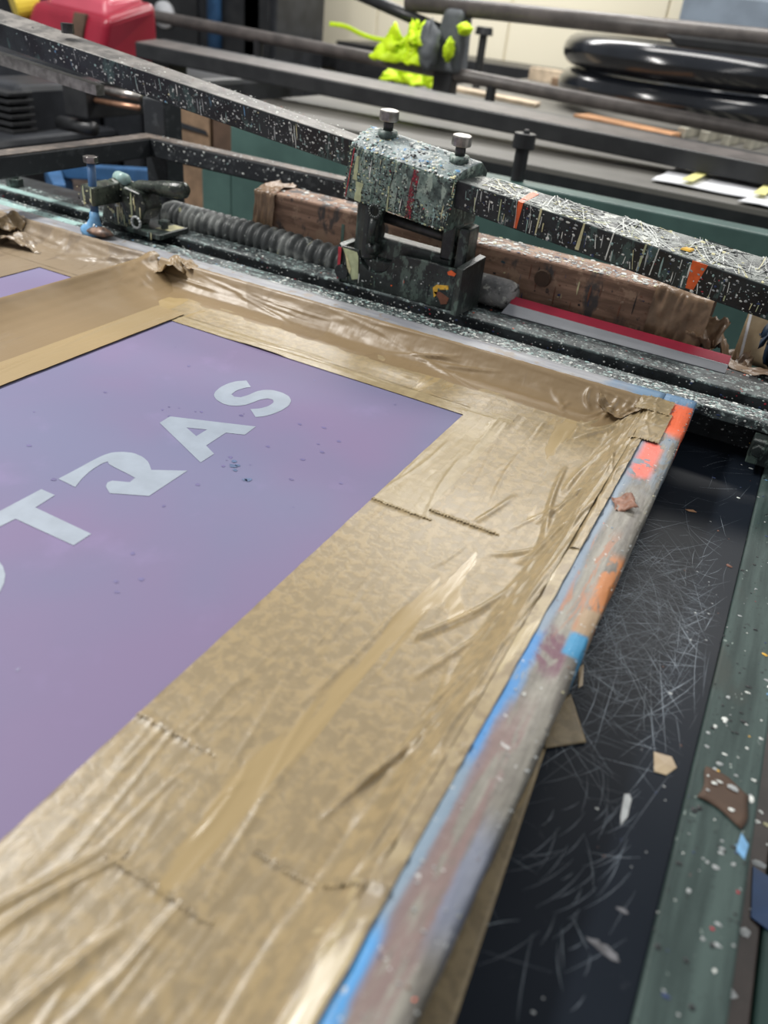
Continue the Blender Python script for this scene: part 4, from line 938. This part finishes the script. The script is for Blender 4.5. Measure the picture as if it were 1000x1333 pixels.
# ------------------------------------------------------------------ middle distance: frame tubes and machine
fr = thing('corner_support', 'dark square-tube side frame of the press, corner behind the toggle clamp', 'frame', (-1.3, 1.42, FL))
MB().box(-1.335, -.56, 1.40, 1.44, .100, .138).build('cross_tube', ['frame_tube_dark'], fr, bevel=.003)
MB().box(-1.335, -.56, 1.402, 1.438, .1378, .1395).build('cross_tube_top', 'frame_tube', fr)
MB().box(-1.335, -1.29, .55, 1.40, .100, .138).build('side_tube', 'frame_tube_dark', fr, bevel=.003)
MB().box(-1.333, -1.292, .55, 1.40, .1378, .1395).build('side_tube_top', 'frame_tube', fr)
MB().box(-1.345, -1.285, 1.442, 1.50, FL, .21).build('post', 'frame_tube_dark', fr, bevel=.003)
MB().box(-.60, -.56, 1.40, 1.44, FL, .100).build('post', 'frame_tube_dark', fr, bevel=.003)
splash('paint_specks', fr, [((-1.28, 1.4, .103), (.70, 0, 0), (0, 0, .033))], 170, .0008, .0028, [('grey', 6), ('white', 2), ('teal', 1)], 101)
splash('paint_specks', fr, [((-1.3, 1.403, .1396), (.70, 0, 0), (0, .034, 0))], 90, .001, .003, [('grey', 5), ('white', 2), ('rust', 3)], 102)

gs = thing('green_side_panel', 'long teal green steel side panel of the press behind', 'panel', (-.4, 1.95, FL))
MB().box(-1.457, 1.2, 1.90, 1.965, -.20, .1075).build('panel', 'teal_steel', gs, bevel=.004)
MB().box(-1.564, -1.459, 1.902, 1.93, -.16, -.02).build('gusset', 'teal_steel', gs, bevel=.003)
for x in (-1.40, 1.0): MB().box(x, x + .07, 1.91, 1.96, FL, -.20).build('leg', 'dark_green_steel', gs)
MB().box(-1.457, -1.459 + .02, 1.902, 1.93, -.16, -.02).build('gusset_edge', 'dark_green_steel', gs)
sb = MB(); sb.cyl((-.622, 1.932, .1078), (-.622, 1.932, .185), .0165, .0165, 18); sb.cyl((-.622, 1.932, .180), (-.622, 1.932, .213), .027, .026, 18); sb.cyl((-.618, 1.925, .213), (-.618, 1.925, .222), .009, .006, 10)
sp_ = sb.build('stud_post', 'dark_steel', None, bevel=.002, loc=(-.622, 1.932, .1078)); tag(sp_, 'short dark steel post with a wide cap on the teal panel', 'post')

tb = thing('far_table', 'grey flat bed of the second press behind the arm', 'table', (-.3, 3.5, FL))
MB().box(-1.78, 1.3, 2.25, 5.6, .05, .10).build('table_top', 'grey_table', tb, bevel=.004)
MB().box(-1.78, 1.3, 2.247, 2.25, -.02, .085).build('front_shade', 'dark_steel', tb)  # dark strip painted in for the shadow at the table front
for x, y in ((-1.7, 2.35), (-1.7, 5.5), (1.2, 2.35), (1.2, 5.5)): MB().box(x - .04, x + .04, y - .04, y + .04, FL, .05).build('leg', 'dark_steel', tb)
MB().box(-1.6, 1.2, 2.35, 2.40, -.6, .05).build('apron', 'dark_steel', tb)

t3 = thing('near_rail', 'thick black box rail, top coloured grey as if lit, crossing behind the arm, nearest of the far rails', 'rail', (-1, 2.5, .1))
MB().hexa([(-2.35, 2.5, .160), (.6, 2.5, .108), (.6, 2.66, .108), (-2.35, 2.66, .160), (-2.35, 2.5, .2095), (.6, 2.5, .158), (.6, 2.66, .168), (-2.35, 2.66, .222)]).build('rail_bar', 'dark_steel', t3, bevel=.004)
MB().hexa([(-2.35, 2.505, .208), (.6, 2.505, .157), (.6, 2.62, .164), (-2.35, 2.62, .217), (-2.35, 2.505, .2105), (.6, 2.505, .1595), (.6, 2.62, .167), (-2.35, 2.62, .2205)]).build('rail_top', 'brown_steel', t3)  # lighter slab, the lit top of the black rail put into colour
MB().box(-2.3, -2.22, 2.53, 2.63, .116, .165).build('support', 'dark_steel', t3)
MB().box(.4, .48, 2.53, 2.63, .10, .12).build('support', 'dark_steel', t3)
t2 = thing('middle_rail', 'thin dark pipe rail between the black box rail and the inner tubes', 'rail', (-1.3, 3.2, .1))
MB().cyl((-3.1, 3.2, .265), (.5, 3.2, .165), .024, .024, 16).build('pipe', 'brown_steel', t2, True)
for x, zt in ((-2.30, .235), (-1.2, .205), (.4, .165)): MB().cyl((x, 3.2, .10 if x > -1.7 else .116), (x, 3.2, zt), .02, .02, 10).build('stub', 'dark_steel', t2)
t1 = thing('far_tube', 'brown grey round arm tube of the second press crossing the top of the view', 'arm', (-.6, 3.2, .1))
MB().cyl((-1.60, 3.2, .432), (.6, 3.2, .468), .030, .030, 18).build('arm_tube', 'brown_steel', t1, True)
MB().cyl((-1.83, 3.2, .440), (-1.42, 3.2, .350), .022, .022, 14).build('lever', 'dark_steel', t1, True)
MB().hexa([(-1.47, 3.15, .22), (-1.33, 3.15, .22), (-1.33, 3.26, .22), (-1.47, 3.26, .22), (-1.42, 3.15, .43), (-1.34, 3.15, .43), (-1.34, 3.26, .43), (-1.42, 3.26, .43)]).build('clamp_block', 'hi_vis_grey', t1, bevel=.02, seg=3)
MB().box(-1.44, -1.36, 3.17, 3.24, .10, .23).build('stem', 'dark_steel', t1, bevel=.004)
MB().hexa([(-.55, 3.16, .40), (.55, 3.16, .41), (.55, 3.26, .41), (-.55, 3.26, .40), (-.60, 3.16, .436), (.55, 3.16, .45), (.55, 3.26, .45), (-.60, 3.26, .436)]).build('under_plate', 'dark_steel', t1, bevel=.01)
MB().cyl((.57, 3.2, .10), (.57, 3.2, .45), .03).build('stem', 'dark_steel', t1, True)
def cloth(name, c, sx, sy, sz, mt, seed, parent=None, n=20):
    def fn(a, b):
        t = a * 6.2832; p = b * 3.1416; k = 1 + .6 * fb(math.cos(t) * 2.0 + seed, math.sin(t) * 2.0 + b * 4, seed) + .35 * fb(math.cos(t) * 4, b * 8, seed + 4)
        return (c[0] + sx * math.sin(p) * math.cos(t) * k, c[1] + sy * math.sin(p) * math.sin(t) * k, c[2] + sz * math.cos(p) * k)
    return MB().grid(fn, n, n).build(name, mt, parent, True)
hv = thing('hi_vis_vest', 'crumpled fluorescent yellow vest draped on the far arm clamp', 'vest', (-1.55, 3.12, .2))
def drape(x0, x1, x2, x3, zb, zt, y, seed, jag, dep):
    def fn(u, v):
        xb = x0 + (x1 - x0) * u; xt = x2 + (x3 - x2) * u; t = zt + jag * (math.sin(u * 15 + seed) + .6 * fb(u * 6, seed)) - zb
        return (xb + (xt - xb) * v + .012 * fb(u * 5, v * 4, seed + 2), y + dep * (math.sin(u * 13 + 2 * v + seed) * .5 + fb(u * 6, v * 4, seed)) + .04 * v, zb + t * v + .008 * fb(u * 8, v * 3, seed + 5))
    return MB().grid(fn, 36, 18)
drape(-1.70, -1.44, -1.60, -1.455, .232, .335, 3.10, 1.0, .022, .035).build('vest_body', 'hi_vis', hv, True, thick=.012)
drape(-1.52, -1.43, -1.53, -1.47, .30, .372, 3.085, 2.5, .012, .02).build('vest_fold', 'hi_vis', hv, True, thick=.010)
cloth('vest_fold', (-1.36, 3.11, .300), .018, .03, .035, 'hi_vis', 7, hv)
cloth('vest_fold', (-1.31, 3.12, .372), .028, .03, .020, 'hi_vis', 9, hv)
drape(-1.80, -1.52, -1.78, -1.54, .135, .185, 3.42, 4.0, .006, .03).build('vest_hem', 'hi_vis', hv, True, thick=.012)
cloth('grey_panel', (-1.44, 3.10, .300), .045, .035, .080, 'hi_vis_grey', 12, hv).__setitem__('label', 'dark grey panel')
MB().grid(lambda u, v: (-1.92 + .30 * u, 3.16 + .01 * math.sin(u * 9), .318 - .03 * u + .016 * v + .006 * math.sin(u * 7)), 20, 3).build('vest_strap', 'hi_vis', hv, True, thick=.006)

def torus(c, R, r, n=48, k=16, sq_=1.0):
    return MB().grid(lambda a, b: (c[0] + (R + r * math.cos(b * 6.2832)) * math.cos(a * 6.2832), c[1] + (R + r * math.cos(b * 6.2832)) * math.sin(a * 6.2832), c[2] + r * sq_ * math.sin(b * 6.2832)), n, k)
for i, (z, lab) in enumerate(((.200, 'glossy black inner tube, lower of the stacked pair on the far table'), (.332, 'glossy black inner tube, upper of the stacked pair on the far table'))):
    t_ = thing('inner_tube', lab, 'inner tube', (-.62, 4.22, .135 + .127 * i), 'black inner tubes on the far table')
    torus((-.62, 4.22, z), .53, .075 if i else .070, sq_=.88).build('tube_ring', 'inner_tube', t_, True)
    MB().cyl((-.62, 4.22 - .46, z + .03), (-.62, 4.22 - .43, z + .05), .012, .010, 10).build('valve', 'dark_bolt', t_)
gb = thing('storage_crate', 'blue grey crate under an added tall dark block, against the beige wall', 'crate', (-.45, 5.1, .10))
MB().hexa([(-.86, 4.9, .10), (1.25, 4.9, .10), (1.25, 5.5, .10), (-.86, 5.5, .10), (-.88, 4.9, .62), (1.27, 4.9, .62), (1.27, 5.5, .62), (-.88, 5.5, .62)]).build('body', 'grey_box', gb, bevel=.012)
MB().box(-.84, 1.3, 4.91, 5.51, .62, 2.1).build('reflection_block', 'dark_steel', gb, bevel=.012)  # crate's dark lid, extra height added to darken the board's reflection
MB().box(-.86, 1.2, 4.893, 4.90, .40, .455).build('rim', 'dark_steel', gb)
def board_(name, pts, z0, z1, mt, label, cat, grp=None):
    n = len(pts); c = (sum(p[0] for p in pts) / n, sum(p[1] for p in pts) / n, z0)
    o_ = MB().prism([(x, y, z0) for x, y in pts], (0, 0, z1 - z0)).build(name, mt, None, bevel=.003, loc=c)
    return tag(o_, label, cat, grp)
board_('wood_plank', [(-1.64, 3.92), (-1.18, 3.80), (-1.17, 3.70), (-1.62, 3.82)], .10, .118, 'pale_wood', 'pale plank lying on the far table behind the black rail, left one', 'plank')
board_('wood_plank', [(-.92, 3.66), (-.50, 3.50), (-.52, 3.40), (-.95, 3.54)], .10, .118, 'orange_wood', 'orange brown plank lying on the far table below the inner tubes', 'plank')
for i in range(4):
    x = -.52 + i * .085
    board_('slat', [(x, 3.52), (x + .035, 3.50), (x + .075, 3.74), (x + .04, 3.745)], .10, .136, 'pale_slat', ['short pale slat under the inner tubes, first from the left', 'short pale slat under the inner tubes, second from the left', 'short pale slat under the inner tubes, third from the left', 'short pale slat under the inner tubes, rightmost'][i], 'slat', 'pale slats below the inner tubes')
board_('wall_bench', [(-3.4, 6.27), (-1.3, 6.27), (-1.3, 5.7), (-3.4, 5.7)], FL, .13, 'dark_steel', 'dark low bench standing along the beige wall', 'bench')
for i, (x, y, sx, sy, h) in enumerate(((-1.74, 5.25, .22, .1, .07), (-1.50, 4.95, .20, .12, .05), (-1.30, 4.85, .16, .1, .06))):
    board_('card_scrap', [(x, y), (x + sx, y - .03), (x + sx - .02, y + sy), (x + .02, y + sy)], .10, .10 + h, ['pale_wood', 'cardboard', 'pale_wood'][i], ['crumpled tan card on the far table behind the vest, left piece', 'brown card offcut on the far table between two tan pieces', 'small tan card on the far table beside the inner tubes'][i], 'card')
vv = MB(); vv.cyl((-1.66, 4.2, .10), (-1.66, 4.2, .33), .02); vv.cyl((-1.66, 4.2, .33), (-1.66, 4.2, .365), .045, .04); o = vv.build('valve_post', 'dark_steel', None, bevel=.003, loc=(-1.66, 4.2, .10)); tag(o, 'small dark post with a knob, right of the yellow vest', 'post')
def sheet(pts, z, mt, label, seed, name='paper_sheet'):
    a, b, c, d = [Vector((*p, z)) for p in pts]
    o_ = MB().grid(lambda u, v: a.lerp(b, u).lerp(d.lerp(c, u), v) + Vector((0, 0, .003 + .006 * (1 + fb(u * 3, v * 3, seed)))), 12, 12).build(name, mt, None, True, thick=.003, loc=tuple((a + b + c + d) / 4))
    return o_
ps = sheet([(-.375, 2.33), (.10, 2.33), (.10, 2.62), (-.36, 2.62)], .10, 'paper_white', '', 3)
tag(ps, 'white printed paper lying on the grey table at the right', 'paper')
for x in (-.30, -.115): MB().hexa([(x, 2.335, .1205), (x + .03, 2.335, .1205), (x + .045, 2.55, .1205), (x + .015, 2.55, .1205), (x, 2.335, .1215), (x + .03, 2.335, .1215), (x + .045, 2.55, .1215), (x + .015, 2.55, .1215)]).build('yellow_band', 'paper_yellow', ps)
MB().box(-.09, .09, 2.42, 2.47, .1205, .1213).build('printed_band', 'paint_grey', ps, label='grey printed band')
p2 = sheet([(-.14, 2.255), (.16, 2.255), (.16, 2.34), (-.12, 2.34)], .10, 'paper_white', '', 5); tag(p2, 'second white paper at the table edge, in front of the printed one', 'paper')

# ------------------------------------------------------------------ left background
mc = thing('black_machine', 'dark machine housing with cooling fins behind the press frame', 'machine', (-2.8, 2.6, FL))
MB().box(-4.2, -2.12, 2.35, 3.3, FL, .115).build('housing', 'dark_machine', mc, bevel=.02)
MB().box(-4.2, -2.3, 1.75, 2.34, -.40, -.06).build('lower_housing', 'dark_machine', mc, bevel=.02)
for i in range(9): MB().box(-2.62, -2.36, 1.92, 2.02, -.125 + i * .022, -.113 + i * .022).build('cooling_fin', 'dark_steel', mc, bevel=.002)
MB().box(-2.60, -2.38, 1.98, 2.34, -.13, .08).build('motor_body', 'dark_machine', mc, bevel=.02)
m_ = MB(); m_.cyl((-2.13, 2.06, .103), (-1.90, 2.03, .110), .0115, .0115, 14); m_.build('rod', 'steel_bolt', mc, True, label='bright steel rod')
m_ = MB(); m_.cyl((-2.10, 2.04, .072), (-1.90, 2.02, .080), .008, .008, 14); m_.build('rod', 'copper', mc, True, label='copper coloured rod')
m_ = MB(); m_.box(-2.20, -2.10, 2.0, 2.36, .02, .125); m_.build('rod_bracket', 'dark_steel', mc, bevel=.004)
m_ = MB(); m_.cyl((-2.28, 2.05, -.02), (-2.10, 2.02, -.01), .022, .022, 14); m_.build('dark_pipe', 'dark_steel', mc, True)
m_ = MB(); m_.hexa([(-1.97, 2.16, -.85), (-1.90, 2.16, -.85), (-1.90, 2.23, -.85), (-1.97, 2.23, -.85), (-1.97, 2.16, .12), (-1.90, 2.16, .12), (-1.90, 2.23, .12), (-1.97, 2.23, .12)]); m_.build('upright', 'dark_steel', mc, bevel=.004)
ct = thing('cardboard_carton', 'tan cardboard carton seen under the arm, left of the teal panel', 'carton', (-1.63, 2.05, -.20))
MB().box(-1.715, -1.585, 1.97, 2.12, -.20, .115).build('carton_body', 'cardboard', ct, bevel=.004)
MB().hexa([(-1.71, 1.966, .062), (-1.59, 1.966, .055), (-1.59, 1.969, .055), (-1.71, 1.969, .062), (-1.70, 1.966, .075), (-1.60, 1.966, .066), (-1.60, 1.969, .066), (-1.70, 1.969, .075)]).build('hand_hole', 'dark_machine', ct, label='dark hand hole')
dk = MB().box(-1.575, -1.468, 1.97, 2.10, -.20, .135).build('brown_carton', 'dark_cardboard', None, bevel=.004, loc=(-1.52, 2.03, -.20)); tag(dk, 'dark brown carton standing between the tan carton and teal panel', 'carton')
ls_ = thing('low_shelf', 'low brown wooden shelf on the floor behind the press frame', 'shelf', (-1.9, 1.9, FL))
MB().box(-2.28, -1.465, 1.52, 2.14, -.235, -.20).build('shelf_board', 'brown_plank', ls_, bevel=.004)
for x in (-2.2, -1.55): MB().box(x, x + .05, 1.6, 2.05, FL, -.235).build('leg', 'dark_steel', ls_)
bk = thing('blue_bracket', 'blue steel channel bracket lying on the low shelf', 'bracket', (-1.95, 1.9, -.20))
MB().hexa([(-2.16, 1.86, -.150), (-1.72, 1.98, -.110), (-1.73, 2.02, -.110), (-2.17, 1.90, -.150), (-2.16, 1.86, -.108), (-1.72, 1.98, -.068), (-1.73, 2.02, -.068), (-2.17, 1.90, -.108)]).build('long_bar', 'blue_steel', bk, bevel=.004)
MB().hexa([(-2.17, 1.86, -.175), (-1.93, 1.68, -.155), (-1.90, 1.70, -.155), (-2.14, 1.90, -.175), (-2.17, 1.86, -.110), (-1.93, 1.68, -.105), (-1.90, 1.70, -.105), (-2.14, 1.90, -.110)]).build('short_bar', 'blue_steel', bk, bevel=.004)
MB().box(-2.13, -2.09, 1.87, 1.90, -.20, -.15).build('foot', 'blue_steel', bk); MB().box(-1.80, -1.77, 1.97, 2.0, -.20, -.11).build('foot', 'blue_steel', bk)
rb = thing('red_container', 'big red plastic container with a yellow cap on the black machine', 'container', (-2.65, 2.65, .115))
MB().hexa([(-2.93, 2.46, .116), (-2.52, 2.48, .116), (-2.50, 2.80, .116), (-2.95, 2.80, .116), (-2.86, 2.50, .29), (-2.47, 2.50, .27), (-2.50, 2.80, .33), (-2.86, 2.80, .34)]).build('body', 'red_plastic', rb, bevel=.03, seg=4)
MB().hexa([(-2.84, 2.52, .275), (-2.50, 2.52, .255), (-2.53, 2.78, .31), (-2.82, 2.78, .32), (-2.76, 2.55, .355), (-2.52, 2.55, .335), (-2.55, 2.76, .36), (-2.72, 2.76, .38)]).build('shoulder', 'red_plastic_highlight', rb, bevel=.03, seg=4, label='top coloured pink as a highlight')  # pink stands for the highlight on the red plastic
MB().hexa([(-2.66, 2.463, .14), (-2.60, 2.463, .14), (-2.60, 2.478, .14), (-2.66, 2.478, .14), (-2.63, 2.488, .275), (-2.57, 2.488, .275), (-2.57, 2.503, .275), (-2.63, 2.503, .275)]).build('strap', 'dark_cardboard', rb, bevel=.003)
m_ = MB(); m_.cyl((-2.965, 2.50, .265), (-2.92, 2.58, .285), .062, .058, 24); m_.build('cap', 'yellow_plastic', rb, bevel=.006, label='round yellow cap')
dc = thing('dark_cabinet', 'tall dark cabinet standing left of the beige wall', 'cabinet', (-5, 5.3, FL))
MB().box(-7.2, -3.45, 5.0, 5.6, FL, 1.6).build('body', 'dark_machine', dc, bevel=.01)
MB().box(-3.70, -3.58, 4.985, 5.0, -.4, 1.4).build('door_edge', 'grey_box', dc)
m_ = MB(); m_.cyl((-3.93, 4.96, .02), (-3.93, 4.96, .9), .05, .05, 12); m_.build('blue_pipe', 'blue_steel', dc, True, label='blue pipe')
m_ = MB(); m_.cyl((-4.38, 4.99, .17), (-4.38, 4.95, .17), .085, .08, 20); m_.build('white_gauge', 'paper_white', dc, True, label='small white round dial')
for i in range(3): MB().box(-5.2 + i * .6, -4.7 + i * .6, 4.985, 5.0, -.2, .9).build('door', 'dark_steel', dc, bevel=.006)
